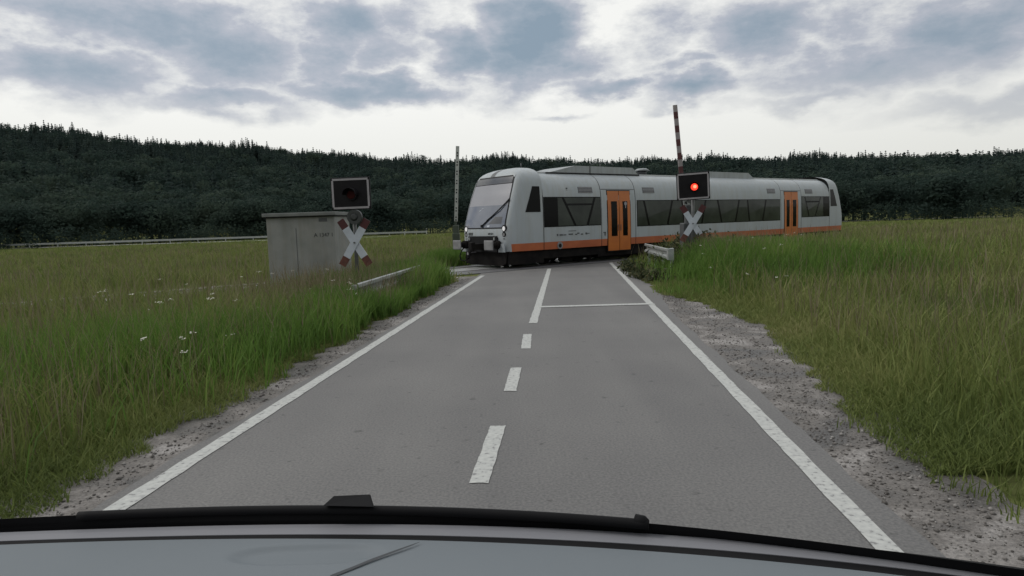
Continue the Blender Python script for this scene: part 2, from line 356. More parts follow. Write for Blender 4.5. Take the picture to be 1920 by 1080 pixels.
stripe('edge_line', 'white edge line on the right, beside the gravel layby', 'road marking', (Rx(-4), -4), (Rx(25.2), 25.2), .125, .125)
stripe('stop_line', 'white stop line across the right lane', 'road marking', gp(1013, 576)[:2], gp(1226, 570)[:2], .22, .22, z=.009)
stripe('centre_line', 'long solid white centre line ending at the railway tracks', 'road marking', gp(999.5, 606)[:2], gp(1030, 504)[:2], .135, .135)
dl = ['smallest white centre dash, just short of the solid line', 'middle white centre dash between the smallest and the largest', 'largest white centre dash, nearest the windscreen wiper']
for lb, (a, b) in zip(dl, [((986, 654), (989, 627)), ((956, 734), (968, 690)), ((898, 907), (934, 799))]):
    pa, pb = gp(*a), gp(*b); stripe('centre_dash', lb, 'road marking', pa[:2], pb[:2], .125, .125, 'dashes of the centre line', rag=.004, step=.09)

# ---------------------------------------------------------------- railway
def trk(s, y, z=0.0): p = TO + D * s + N * y; return (p.x, p.y, z)
def tstrip(name, y0, y1, s0, s1, z, m, n=2):
    V = []; Fs = []
    for i in range(n + 1):
        s = s0 + (s1 - s0) * i / n; V += [trk(s, y0, z), trk(s, y1, z)]
    for i in range(n): Fs.append((2 * i, 2 * i + 1, 2 * i + 3, 2 * i + 2))
    return pmesh(name, V, Fs, m)
CS0, CS1 = -3.3, 6.6          # where the road crosses, along the track
mb = MB()
def tbox(b, s0, s1, y0, y1, z0, z1):
    b.box(Vector(trk((s0 + s1) / 2, (y0 + y1) / 2, (z0 + z1) / 2)), (s1 - s0, y1 - y0, z1 - z0), Matrix.Rotation(TH, 3, 'Z'))
bal = MB(); tbox(bal, -70, CS0 - .05, -1.7, 1.7, -.25, -.012); tbox(bal, CS1 + .05, 110, -1.7, 1.7, -.25, -.012)
tag(bal.build('track_bed', M['ballast']), kind='structure')
rails = MB()
for y in (-.7525, .7525):
    tbox(rails, -70, 110, y - .035, y + .035, -.02, .022)
tag(rails.build('railway_track', M['railsteel']), kind='structure')
sl = MB()
for i in range(80):
    s = -52 + i * .62
    if s < CS0 - .3: tbox(sl, s - .13, s + .13, -1.25, 1.25, -.05, .0)
for i in range(60):
    s = CS1 + .4 + i * .62; tbox(sl, s - .13, s + .13, -1.25, 1.25, -.05, .0)
tag(sl.build('railway_sleepers', M['sleeper']), kind='structure')
pan = MB()
for s in np.arange(CS0, CS1 - .5, 1.5):
    tbox(pan, s + .008, s + 1.492, -.66, .66, -.1, .012)
tag(pan.build('crossing_panels', M['panel']), kind='structure')
pan = MB()
for s in np.arange(CS0, CS1 - .5, 1.5):
    tbox(pan, s + .008, s + 1.492, -1.95, -.80, -.1, .010); tbox(pan, s + .008, s + 1.492, .80, 1.95, -.1, .010)
tag(pan.build('crossing_rubber_panels', M['panel2']), kind='structure')
gv = MB(); tbox(gv, CS0 - .02, CS1, -2.01, 2.01, -.12, .004)
tag(gv.build('crossing_joint', M['groove']), kind='structure')

# ---------------------------------------------------------------- the railcar
LT = 24.2; CAB = 1.64
train = empty('railcar', (TO.x, TO.y, 0), TH)
tag(train, 'pale grey railcar with orange doors crossing the road', 'train')
WZ = [(.61, 1.44), (.88, 1.452), (1.4, 1.458), (2.0, 1.452), (2.45, 1.44), (2.75, 1.41), (2.95, 1.355), (3.1, 1.28), (3.22, 1.18), (3.33, 1.03), (3.41, .86), (3.47, .64), (3.51, .38), (3.525, 0)]
def wmain(z): return float(np.interp(z, [a for a, _ in WZ], [b for _, b in WZ]))
def local(px, py, fixed_y=None, fixed_s=None):
    """where the line of sight through a pixel meets the car's near side (or a plane square to the track): (s, y, z)"""
    d = ray(px, py)
    if fixed_y is not None: t = ((TO - EYE).dot(N) + fixed_y) / d.dot(N)
    else: t = ((TO - EYE).dot(D) + fixed_s) / d.dot(D)
    p = EYE + d * t; q = p - TO; return q.dot(D), q.dot(N), p.z
def S(px, py): s, _, z = local(px, py, fixed_y=-1.45); return s, z
# main shell
V = []; Fs = []; idx = []
prof = [(-w, z) for z, w in WZ] + [(w, z) for z, w in reversed(WZ[:-1])]
st = [CAB + .012, 4.615, 4.645, 6.595, 6.625, 10.0, 14.0, LT - 6.625, LT - 6.595, LT - 4.645, LT - 4.615, LT - CAB - .012]
for s in st:
    V += [(s, y, z) for y, z in prof]
P = len(prof)
for i in range(len(st) - 1):
    seam = abs(st[i + 1] - st[i] - .03) < .005
    for j in range(P - 1):
        Fs.append((i * P + j, i * P + j + 1, (i + 1) * P + j + 1, (i + 1) * P + j))
        zc = (prof[j][1] + prof[j + 1][1]) / 2
        idx.append(2 if seam else (1 if zc < .88 else (3 if zc > 3.42 else 0)))
pmesh('body', V, Fs, [M['train'], M['stripe'], M['black'], M['train_roof']], train, smooth=True, idx=idx)
# cab shell (front, and the same at the rear)
CZ = [.61, .88, 1.15, 1.42, 1.7, 2.0, 2.3, 2.6, 2.8, 3.0, 3.15, 3.26, 3.36, 3.45, 3.52, 3.58, 3.62, 3.645, 3.655]
def wcab(z): return float(np.interp(z, [.61, .88, 1.4, 2.0, 2.45, 2.75, 3.0, 3.15, 3.26, 3.36, 3.45, 3.52, 3.58, 3.62, 3.645, 3.655], [1.44, 1.452, 1.458, 1.452, 1.44, 1.42, 1.395, 1.365, 1.32, 1.25, 1.14, 1.0, .80, .60, .36, .04]))
def xf(z): return float(np.interp(z, [.61, .88, 1.15, 1.42, 1.7, 2.0, 2.3, 2.6, 2.8, 3.0, 3.15, 3.26, 3.36, 3.45, 3.52, 3.58, 3.62, 3.645, 3.655], [-.02, -.05, -.06, -.05, .015, .105, .20, .305, .385, .46, .52, .57, .63, .72, .85, 1.0, 1.17, 1.36, 1.55]))
def front(y, z):
    w = wcab(z); r = min(.24, w * .6); b = .10 * (y / 1.45) ** 2; x = xf(z) + b
    q = abs(y) - (w - r)
    if q > 0: x += r - math.sqrt(max(0, r * r - q * q))
    return min(x, CAB)
NY = 28
def cab_rows():
    V = []; 
    for z in CZ:
        w = wcab(z); r = min(.24, w * .6)
        ys = []
        for k in range(NY + 1):
            t = k / NY * 2 - 1
            ys.append(math.copysign((1 - (1 - abs(t)) ** 1.9), t) * w)
        row = [(CAB, -w, z)] + [((CAB + front(-w, z)) / 2, -w, z)] + [(front(y, z), y, z) for y in ys] + [((CAB + front(w, z)) / 2, w, z)] + [(CAB, w, z)]
        V += row
    return V, NY + 5
def add_cab(mir):
    V, P = cab_rows(); Fs = []; idx = []
    if mir: V = [(LT - x, -y, z) for x, y, z in V]
    for i in range(len(CZ) - 1):
        for j in range(P - 1):
            Fs.append((i * P + j, i * P + j + 1, (i + 1) * P + j + 1, (i + 1) * P + j))
            idx.append(1 if (CZ[i] < .87 and (j < 4 or j > P - 6)) else 0)
    k = len(V); x = LT - CAB if mir else CAB
    o = pmesh('cab', V, Fs, [M['train'], M['stripe']], train, smooth=True, idx=idx)
    return o
add_cab(False); rear = add_cab(True)
# dark joint between cab and body
for s in (CAB + .006, LT - CAB - .006):
    b = MB(); b.prism([(y * 1.0025, z + .003) for y, z in prof if z > .60], s - .013, s + .013, 'x'); b.build('joint', M['black'], train)
def fpatch(name, zs, half, m, off, parent=train, y_of=None, mir=False, ny=14):
    """panel that follows the nose; half(z) gives (y0,y1)"""
    V = []; Fs = []
    for z in zs:
        y0, y1 = half(z)
        for k in range(ny + 1):
            y = y0 + (y1 - y0) * k / ny; p = (front(y, z) - off, y, z)
            V.append((LT - p[0], -p[1], p[2]) if mir else p)
    n = ny + 1
    for i in range(len(zs) - 1):
        for k in range(ny): Fs.append((i * n + k, i * n + k + 1, (i + 1) * n + k + 1, (i + 1) * n + k))
    return pmesh(name, V, Fs, m, parent, smooth=True)
def lin(a, b, n): return [a + (b - a) * i / n for i in range(n + 1)]
def hw(z, e=0.0): w = float(np.interp(z, [1.43, 2.2, 3.32], [1.27, 1.25, 1.15])) - e; return (-w, w)
ws = fpatch('windscreen', lin(1.43, 3.32, 20), lambda z: hw(z), M['black'], .006)
fpatch('pane', lin(1.475, 2.27, 10), lambda z: hw(z, .05), M['screen'], .012, ws)
fpatch('sun_blind', lin(2.27, 3.02, 9), lambda z: hw(z, .05), M['blind'], .012, ws)
fpatch('destination_display', lin(3.045, 3.27, 4), lambda z: hw(z, .07), M['display'], .012, ws)
fpatch('roof_stripe', lin(3.33, 3.62, 12), lambda z: (.02, .28), M['dgrey'], .006, ny=4)
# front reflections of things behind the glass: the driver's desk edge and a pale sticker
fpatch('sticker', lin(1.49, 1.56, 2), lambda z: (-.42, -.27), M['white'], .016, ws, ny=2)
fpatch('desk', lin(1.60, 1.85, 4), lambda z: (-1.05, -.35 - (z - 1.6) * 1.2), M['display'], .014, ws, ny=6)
# white bird emblem on the glass, and the pale lettering under it
def fpoly(name, pts, m, parent, off=.017):
    V = [(front(y, z) - off, y, z) for y, z in pts]; return pmesh(name, V, [tuple(range(len(V)))], m, parent)
fpoly('emblem', [(.42, 2.06), (.28, 2.13), (.10, 2.20), (.22, 2.17), (.30, 2.10), (.36, 2.13), (.34, 2.08)], M['white'], ws)
def flat_front(name, txt, size, y, z, m, parent, bold=False):
    sl = math.atan2(front(y, z + .05) - front(y, z - .05), .1)
    mtx = Matrix.Translation((front(y, z) - .012, y, z)) @ Matrix(((0, math.sin(sl), -math.cos(sl), 0), (-1, 0, 0, 0), (0, math.cos(sl), math.sin(sl), 0), (0, 0, 0, 1)))
    return text_mesh(name, txt, size, m, parent, mtx, depth=.003, bold=bold)
M['paleletter'] = mat('pale_letter', (.4, .41, .44), rough=.6)
flat_front('lettering', 'VOGTLAND', .085, .86, 1.52, M['paleletter'], ws)
plate = []
for z0, z1 in ((1.255, 1.30), (1.20, 1.245)):
    for y0, y1 in ((.62, .77), (.79, .94)):
        plate.append((y0, y1, z0, z1))
pb = MB()
for y0, y1, z0, z1 in plate:
    pb.box(((front((y0 + y1) / 2, z0) - .004), (y0 + y1) / 2, (z0 + z1) / 2), (.012, y1 - y0, z1 - z0))
pb.build('maker_plate', M['dgrey'], train)
flat_front('unit_number', '650 571', .095, -.50, 1.25, M['dgrey'], train, bold=True)
# headlamps
for px, py, k in ((874, 430, 1), (944, 428.5, 1)):
    _, y, z = local(px, py, fixed_s=.0)
    y = max(-1.22, min(1.22, y)); x = front(y, z)
    hb = MB(); hb.cyl((x + .05, y, z), (x - .014, y, z), .125, .118, 24); h = hb.build('headlight', M['black'], train)
    lb = MB(); lb.cyl((x - .012, y, z - .006), (x - .024, y, z - .006), .088, .072, 24); lb.build('lens', M['lamp'], h)
    z2 = z - .205
    hb = MB(); hb.cyl((x + .03, y, z2), (x - .02, y, z2), .095, .09, 20); h = hb.build('marker_lamp', M['black'], train)
    lb = MB(); lb.cyl((x - .018, y, z2 - .012), (x - .028, y, z2 - .012), .062, .055, 20); lb.build('lens', M['steel'], h)
    b = MB(); b.box((front(y, z - .36) - .004, y, z - .36), (.014, .10, .03)); b.build('step_plate', M['dgrey'], train)
# wiper
wb = MB()
_, ya, za = local(906, 424, fixed_s=.0); _, yb, zb = local(936, 393, fixed_s=.12); _, yc, zc = local(958, 373, fixed_s=.2)
pa = Vector((front(ya, za) - .05, ya, za)); pbv = Vector((front(yb, zb) - .06, yb, zb)); pc = Vector((front(max(yc, -1.22), zc) - .04, max(yc, -1.22), zc))
wb.tube([pa, pbv, pc], .022, 8); wb.cyl(pa + Vector((.06, 0, 0)), pa - Vector((.02, 0, 0)), .05, n=12)
wp = wb.build('wiper', M['black'], train)
bl = MB(); bl.tube([pc + Vector((0, -.01, .03)), pbv + Vector((-.015, .02, -.03)), pa + (pbv - pa) * .35 + Vector((-.01, .05, 0))], .013, 6); bl.build('blade', M['black'], wp)
# lower front: dark recess, buffers, coupler, apron
b = MB(); b.prism([(-.86, 1.17), (.86, 1.17), (.90, 1.10), (.90, .60), (-.90, .60), (-.90, 1.10)], -.085, .3, 'x'); b.build('front_recess', M['black'], train)
for y in (-.78, .78):
    b = MB(); b.box((-.105, y, 1.07), (.05, .06, .10), bevel=.01); b.build('handle', M['galv'], train)
for y in (-1.0, 1.0):
    b = MB(); b.cyl((-.50, y, .86), (-.06, y, .86), .10, n=18); b.cyl((-.22, y, .86), (-.06, y, .86), .15, n=18); bu = b.build('buffer', M['under'], train)
    b = MB(); b.box((-.52, y, .865), (.05, .52, .35), bevel=.035); b.build('buffer_plate', M['steel'], bu)
for y in (-1.17, 1.17):
    b = MB(); b.prism([(-.16, .90), (.16, .90), (.16, .60), (-.16, .60)], 0, .06, 'x'); o = b.build('corner_panel', M['train'], train); o.location = (-.105, y, 0); o.rotation_euler = (0, 0, 0)
b = MB(); b.box((-.25, 0, .80), (.5, .30, .22), bevel=.03); b.box((-.55, 0, .80), (.16, .22, .34), bevel=.03); b.cyl((-.6, -.06, .70), (-.6, .1, .60), .05, n=10); b.build('coupler', M['under'], train)
b = MB(); b.cyl((-.62, .15, .56), (-.64, .15, .56), .05, n=10); b.box((-.45, .15, .60), (.36, .05, .05)); b.build('coupler_hook', M['steel'], train)
hb = MB()
hpts = [Vector((-.12, 1.0 + .03 * i, .72 - .5 * math.sin(i / 9 * math.pi))) for i in range(10)]
hb.tube([(-.25, .95, .75), (-.28, 1.08, .62), (-.30, 1.16, .46), (-.28, 1.14, .30), (-.22, 1.02, .24), (-.15, .92, .30)], .022, 8)
hb.tube([(-.25, .45, .75), (-.36, .5, .5), (-.34, .6, .34), (-.2, .7, .36), (-.12, .75, .6)], .022, 8); hb.build('air_hose', M['black'], train)
b = MB(); b.prism([(-1.30, .60), (1.30, .60), (1.22, .20), (1.0, .10), (-1.0, .10), (-1.22, .20)], .05, .22, 'x'); b.build('snow_plough', M['under'], train)
b = MB()
for y0, y1 in ((-1.36, -1.28), (1.28, 1.36)): b.box((.9, (y0 + y1) / 2, .38), (1.6, y1 - y0, .48)); b.box((3.1, (y0 + y1) / 2, .45), (2.79, y1 - y0, .33)); b.box((LT / 2, (y0 + y1) / 2, .41), (LT - 9.0, y1 - y0, .41)); b.box((LT - 3.1, (y0 + y1) / 2, .45), (2.79, y1 - y0, .33)); b.box((LT - .9, (y0 + y1) / 2, .38), (1.6, y1 - y0, .48))
b.box((LT / 2, 0, .50), (LT - 1.2, 2.5, .2)); b.build('underframe', M['under'], train)
b = MB(); b.box((8.6, 0, .30), (7.8, 2.3, .36), bevel=.03); b.box((LT - 9, 0, .33), (4, 2.3, .3), bevel=.03); b.build('engine_pack', M['under'], train)
for sc_ in (3.05, LT - 3.05):
    b = MB()
    for y in (-1.05, 1.05): b.box((sc_, y, .36), (2.7, .14, .26), bevel=.03); b.box((sc_, y, .26), (.6, .22, .26), bevel=.03); b.box((sc_ - 1.25, y, .2), (.14, .16, .24)); b.box((sc_ + 1.25, y, .2), (.14, .16, .24))
    b.box((sc_, 0, .42), (.4, 2.0, .2)); bo = b.build('bogie', M['under'], train)
    for dx in (-.9, .9):
        for y in (-.75, .75):
            w = MB(); w.cyl((sc_ + dx, y - .065, .40), (sc_ + dx, y + .065, .40), .378, n=32); w.cyl((sc_ + dx, y - .18, .40), (sc_ + dx, y + .18, .40), .12, n=16); w.build('wheel', M['under'], bo)
# side details (both sides share them: side=-1 is the near side)
def spanel(name, poly, m, off, parent=train, side=-1, thick=.02):
    """flat panel lying along the car side; poly in (s, z)"""
    b = MB()
    a = [b.bm.verts.new((s, side * (wmain(z) + off), z)) for s, z in poly]
    c = [b.bm.verts.new((s, side * (wmain(z) - thick), z)) for s, z in poly]
    b.bm.faces.new(a)
    for i in range(len(poly)):
        j = (i + 1) % len(poly); b.bm.faces.new((a[i], a[j], c[j], c[i]))
    return b.build(name, m, parent)
def rect(s0, s1, z0, z1, n=4):
    zs = lin(z0, z1, n); return [(s0, z) for z in zs] + [(s1, z) for z in reversed(zs)]
def quad(name, s0, s1, z0, z1, m, off, parent=train, side=-1): return spanel(name, rect(s0, s1, z0, z1), m, off, parent, side)
def para(a0, a1, b0, b1, z0, z1, n=3):
    L_ = [(a0 + (b0 - a0) * i / n, z0 + (z1 - z0) * i / n) for i in range(n + 1)]
    R_ = [(a1 + (b1 - a1) * i / n, z0 + (z1 - z0) * i / n) for i in range(n + 1)]
    return L_ + R_[::-1]
def window_band(s0, s1, z0, z1, bars, cross, side, flip=False):
    w = quad('passenger_window', s0, s1, z0, z1, M['glass'], .006, side=side)
    pp = []
    g = .03
    xs = [(s0 + g, s0 + g)] + bars + [(s1 - g, s1 - g)]
    for k in range(len(xs) - 1):
        (t0, b0), (t1, b1) = xs[k], xs[k + 1]; h = .06 if k else 0; h2 = .06 if k < len(xs) - 2 else 0
        spanel('pane', para(b0 + h, b1 - h2, t0 + h, t1 - h2, z0 + g, z1 - g), M['glass'] if cross == k else M['pane'], .009, w, side)
    return w
def bar(parent, s0, s1, z0, z1, side): quad('crossbar', s0, s1, z0, z1, M['black'], .012, parent, side)
def swin(px, py): return S(px, py)[0]
for side in (-1, 1):
    for fl in (0, 1):
        if (side == 1): pass
        mp_ = (lambda s: s) if fl == 0 else (lambda s: LT - s)
        def rg(a, b): return (mp_(a), mp_(b)) if fl == 0 else (mp_(b), mp_(a))
        a, b_ = rg(CAB + .03, 4.60)
        bars = [(2.30, 2.30), (2.62, 3.22), (4.28, 3.86)]
        if fl: bars = [(LT - t, LT - q) for t, q in reversed(bars)]
        w = window_band(a, b_, 1.42, 2.52, bars, 3 if fl else 0, side)
        bar(w, *rg(2.80, 4.12), 2.20, 2.27, side)
        # door with two leaves
        a, b_ = rg(4.95, 6.31)
        fr = quad('door_frame', a, b_, .36, 2.78, M['black'], .010, side=side)
        for (q0, q1, wv0, wv1) in ((4.985, 5.615, 5.17, 5.50), (5.645, 6.275, 5.83, 6.10)):
            a, b_ = rg(q0, q1); lf = quad('door', a, b_, .40, 2.745, M['orange'], .020, side=side)
            a, b_ = rg(wv0, wv1); quad('door_window', a, b_, .97, 2.34, M['glass'], .026, lf, side)
            if fl == 0 and side == -1:
                h0 = q1 - .07 if q0 < 5.2 else q0 + .04
                hb = MB(); hb.box(((h0 + .015), -1.482, 1.3), (.022, .02, .25)); hb.build('handle', M['dgrey'], lf)
        quad('drip_strip', *rg(4.66, 6.58), 2.80, 2.825, M['dgrey'], .008, side=side)
        # vents above the windows
        s0, z1 = S(1085, 350); s1, z0 = S(1112, 362)
        gv = quad('vent', *rg(s0, s1), z0, z1, M['dgrey'], .006, side=side)
        for k in range(4):
            zz = z0 + (z1 - z0) * (k + .5) / 4; quad('slat', *rg(s0 + .02, s1 - .02), zz - .012, zz + .012, M['steel'], .011, gv, side)
        s0, z1 = S(1206, 351); s1, z0 = S(1228, 362)
        gv = quad('vent', *rg(s0, s1), z0, z1, M['dgrey'], .006, side=side)
        for k in range(4):
            zz = z0 + (z1 - z0) * (k + .5) / 4; quad('slat', *rg(s0 + .02, s1 - .02), zz - .012, zz + .012, M['steel'], .011, gv, side)
        # cab side window: a trapezium that leans with the nose
        cq = []
        zs_ = lin(1.98, 2.90, 8); lf_ = [.80 + (z - 1.98) * .42 for z in zs_]
        Vc = [(mp_(s), side * (wcab(z) + .008), z) for s, z in zip(lf_, zs_)] + [(mp_(1.52), side * (wcab(z) + .008), z) for z in zs_]
        nq = len(zs_); pmesh('cab_window', Vc, [(k, k + 1, nq + k + 1, nq + k) for k in range(nq - 1)], M['glass'], train)
    # long low windows of the middle section
    mid0, mid1 = 6.69, LT - 6.69
    bars = [(7.12, 7.42), (8.95, 8.62), (9.62, 9.75), (11.3, 11.0), (12.2, 12.5), (13.9, 13.6), (14.6, 14.75), (16.2, 15.9)]
    bars = [b for b in bars if b[0] < mid1 - .3]
    w = window_band(mid0, mid1, 1.31, 2.38, bars, None, side)
# marks on the near side
def side_text(name, txt, size, s, z, m, bold=False):
    mtx = Matrix.Translation((s, -wmain(z) - .006, z)) @ Matrix(((1, 0, 0, 0), (0, 0, -1, 0), (0, 1, 0, 0), (0, 0, 0, 1)))
    return text_mesh(name, txt, size, m, train, mtx, depth=.003, bold=bold)
mk = MB()
def dash(x0, x1, y0, y1):
    sa, za = S(x0, y1); sb, zb = S(x1, y0); mk.box(((sa + sb) / 2, -wmain(za) - .004, (za + zb) / 2), (sb - sa, .010, max(.02, zb - za)))
for q in ((1044, 1046.5, 438.5, 442.5), (1049, 1055, 439, 442), (1056, 1061.5, 439.2, 441.4), (1065.5, 1080, 432, 433.6), (1066, 1074, 437.6, 440.4), (1078.5, 1082, 438, 440.6), (1082, 1086, 436, 438.4), (1089, 1093, 437.6, 440), (1097.5, 1100.5, 435.8, 439.4), (1101, 1105, 436.6, 438)): dash(*q)
mk.build('logo_row', M['dgrey'], train)
s, z = S(1050, 459.5)
cm = MB(); cm.cyl((s, -1.452, z - .01), (s, -1.462, z - .01), .135, n=24); cm.mi = 1; cm.cyl((s, -1.463, z - .02), (s, -1.468, z - .02), .075, n=20); cm.build('emblem', [M['steel'], M['black']], train)
s, z = S(1133.5, 437)
pm = MB(); pm.box((s, -1.462, z + .03), (.13, .012, .035)); pm.box((s + .025, -1.462, z - .035), (.05, .012, .13)); pm.build('door_symbol', M['dgrey'], train)
s, z = S(1064, 355)
pm = MB(); pm.box((s, -wmain(z) - .004, z + .04), (.07, .012, .05)); pm.box((s, -wmain(z) - .004, z - .05), (.07, .012, .05)); pm.build('jack_mark', M['dgrey'], train)
s, z = S(1172, 384)
pm = MB(); pm.cyl((s, -wmain(z) - .028, z + .05), (s, -wmain(z) - .034, z + .05), .075, n=18); pm.box((s, -wmain(z) - .031, z - .07), (.04, .008, .12)); pm.build('door_sticker', M['border'], train)
# roof equipment
def roof_box(name, s0, s1, w, z0, z1, tap, m, parent=train):
    b = MB(); b.prism([(s0, z0), (s0 + tap[0], z1), (s1 - tap[1], z1), (s1, z0)], -w, w, 'y'); return b.build(name, m, parent)
rb = roof_box('roof_unit', 2.1, 7.55, .88, 3.38, 3.74, (1.7, .45), M['train_roof'])
for s in (4.62,): b = MB(); b.box((s, 0, 3.565), (.05, 1.78, .362)); b.build('joint', M['dgrey'], rb)
b = MB(); b.box((4.9, -.885, 3.44), (5.2, .02, .05)); b.build('gasket', M['black'], rb)
for s in (4.0, 4.4, 5.4, 6.3): 
    b = MB(); b.cyl((s, -.5, 3.70), (s, -.5, 3.755), .035, n=10); b.build('bolt', M['dgrey'], rb)
roof_box('roof_unit', 11.9, 16.2, .85, 3.38, 3.70, (.35, .6), M['train_roof'])
b = MB(); b.cyl((8.35, -.3, 3.48), (8.35, -.3, 3.68), .20, n=20); va = b.build('roof_vent', M['dgrey'], train)
b = MB(); b.cyl((8.35, -.3, 3.68), (8.35, -.3, 3.78), .36, .20, n=24); b.build('cap', M['train_roof'], va)
b = MB(); b.box((1.92, 0, 3.58), (.28, .26, .14), bevel=.03); b.cyl((1.85, 0, 3.64), (1.85, 0, 3.86), .02, n=8); b.build('horn', M['dgrey'], train)
b = MB(); b.cyl((6.3, .2, 3.78), (6.3, .2, 3.98), .02, n=8); b.tube([(5.7, .2, 3.9), (6.1, .2, 4.0), (6.6, .2, 4.04), (7.0, .2, 4.0), (7.1, .2, 3.92)], .014, 6); b.build('aerial', M['dgrey'], train)
for side in (-1, 1):
    b = MB(); b.box((LT / 2, side * .80, 3.452), (LT - 2 * CAB - .3, .05, .05)); b.build('rain_gutter', M['rim_highlight'], train)  # gutter colour lightened to paint the roof-edge highlight

# ---------------------------------------------------------------- crossing signals
def signal(px, py, ybox, wbox, hbox, lit, label, rz, tilt, Yd, cross_px, cross_h, base_z=0.0):
    c = at(px, py, Yd); t = empty('crossing_signal', (c.x, c.y, terrain(np.array(c.x), np.array(c.y)) + 0.0), rz)
    tag(t, label, 'signal', 'light signals with crossbuck at the crossing')
    z0 = t.location.z; zc = c.z - z0
    p = MB(); p.cyl((0, .16, -.2), (0, .16, zc + .2), .045, n=16); p.build('post', M['post'], t)
    bd = MB(); bd.box((0, 0, 0), (wbox, .05, hbox), bevel=.012); board = bd.build('signal_board', M['board'], t); board.location = (0, 0, zc); board.rotation_euler = (0, tilt, 0)
    fb = MB(); e = .045; th = .045; W, H = wbox / 2 - e, hbox / 2 - e
    for (x, z, sx, sz) in ((0, H, 2 * W, th), (0, -H, 2 * W, th), (-W, 0, th, 2 * H - th), (W, 0, th, 2 * H - th)): fb.box((x, -.029, z), (sx, .008, sz))
    fb.build('border', M['border'], board)
    br = MB(); br.box((0, .09, .1), (.3, .10, .05)); br.box((0, .09, -.1), (.3, .10, .05)); br.build('bracket', M['post'], board)
    lx, lz = (.03, -.03) if lit else (.03, -.03)
    hs = MB(); hs.cyl((lx, -.025, lz), (lx, -.10, lz), .125, n=28); lens_h = hs.build('lamp', M['board'], board)
    ln = MB(); ln.cyl((lx, -.10, lz), (lx, -.112, lz), .10, .085, n=28); ln.build('lens', M['redlit'] if lit else M['redoff'], lens_h)
    if lit:
        ln = MB(); ln.cyl((lx + .015, -.1125, lz + .01), (lx + .015, -.118, lz + .01), .05, .03, n=20); ln.build('bulb', M['redcore'], lens_h)
    # visor: a half tube over the lens
    vb = MB(); n = 14; vs = []
    for i in range(n + 1):
        a = math.pi * (i / n) if not lit else math.pi * (.05 + .9 * i / n)
        for yy, rr in ((-.02, .15), (-.30 if not lit else -.20, .155)):
            vs.append(vb.bm.verts.new((lx + rr * math.cos(a), yy, lz + rr * math.sin(a))))
    for i in range(n): vb.bm.faces.new((vs[2 * i], vs[2 * i + 1], vs[2 * i + 3], vs[2 * i + 2]))
    v = vb.build('visor', M['board'], lens_h); md = v.modifiers.new('thick', 'SOLIDIFY'); md.thickness = .012
    # crossbuck
    cc = at(*cross_px, Yd); zk = cc.z - z0; xk = cc.x - c.x
    for k, sgn in enumerate((1, -1)):
        ab = MB(); Ln = cross_h / math.sin(R(58.5)); wd = .175 if not lit else .165
        def seg(a, b, mi):
            ab.mi = mi; ab.box(((a + b) / 2, 0, 0), (b - a, .02, wd))
        h = Ln / 2; r = .26 * Ln / 1.45
        seg(-h, -h + r, 2 if True else 1); seg(-h + r, h - r, 0); seg(h - r, h, 1)
        arm = ab.build('cross_arm', [M['white'], M['red'], M['redtip']], t)
        arm.location = (xk, .06 + .0235 * k, zk); arm.rotation_euler = (0, -R(58.5) if sgn > 0 else -R(121.5), 0)
    b = MB(); b.cyl((xk, .02, zk + .0), (xk, .05, zk + .0), .02, n=10); b.build('bolt', M['post'], t)
    return t
left_sig = signal(658, 363, 0, .92, .74, False, 'unlit signal board over a red and white crossbuck beside the concrete cabinet', -R(4), R(-.4), 15.5, (663.5, 455), 1.05)
b = MB(); b.cyl((.05, .10, 2.0), (.05, -.02, 2.0), .17, n=24); b.cyl((.05, -.02, 2.0), (.05, -.05, 2.0), .09, .05, n=20); bell = b.build('bell', M['bell'], left_sig)
zz = at(662, 407, 15.5).z - left_sig.location.z; bell.location = (0, 0, zz - 2.0)
signal(1299.5, 349, 0, .95, .80, True, 'signal board with glowing red lamp over a crossbuck right of the road', -R(12), R(-2.0), 19.8, (1299.5, 419), 1.04)

# ---------------------------------------------------------------- barriers
# far left barrier, raised
c = gp(856, 489, 0); Yb = 30.0; base = at(856.5, 470, Yb)
t = empty('crossing_barrier', (base.x, Yb, terrain(np.array(base.x), np.array(Yb)))); tag(t, 'upright white barrier arm with dark dots, left of the train front', 'barrier', 'raised level crossing barriers')
z0 = t.location.z
m_ = MB(); m_.box((0, 0, .62), (.32, .40, 1.24), bevel=.02); m_.box((.0, 0, 1.40), (.26, .26, .40), bevel=.03); m_.build('machine', M['machine'], t)
top = at(858, 274, Yb); bot = at(855, 415, Yb)
arm = MB(); p0 = Vector((bot.x - base.x, 0, bot.z - z0)); p1 = Vector((top.x - base.x, 0, top.z - z0)); dv = p1 - p0; L_ = dv.length
rot = Vector((0, 0, 1)).rotation_difference(dv).to_matrix()
arm.box((p0 + p1) / 2, (.15, .07, L_), rot)
arm.mi = 1
for k in range(9):
    for q in (0, .125):
        zt = .06 + k * .405 + q - (.0 if k else .0)
        if zt < L_ - .05: arm.box(p0 + dv.normalized() * zt + Vector((.0, -.038, 0)), (.055, .012, .06), rot)
arm.build('barrier_arm', [M['beamwhite'], M['board']], t)
lo = MB(); lo.box((0, .0, 1.75), (.11, .05, .5)); lo.build('arm_clamp', M['machine'], t)
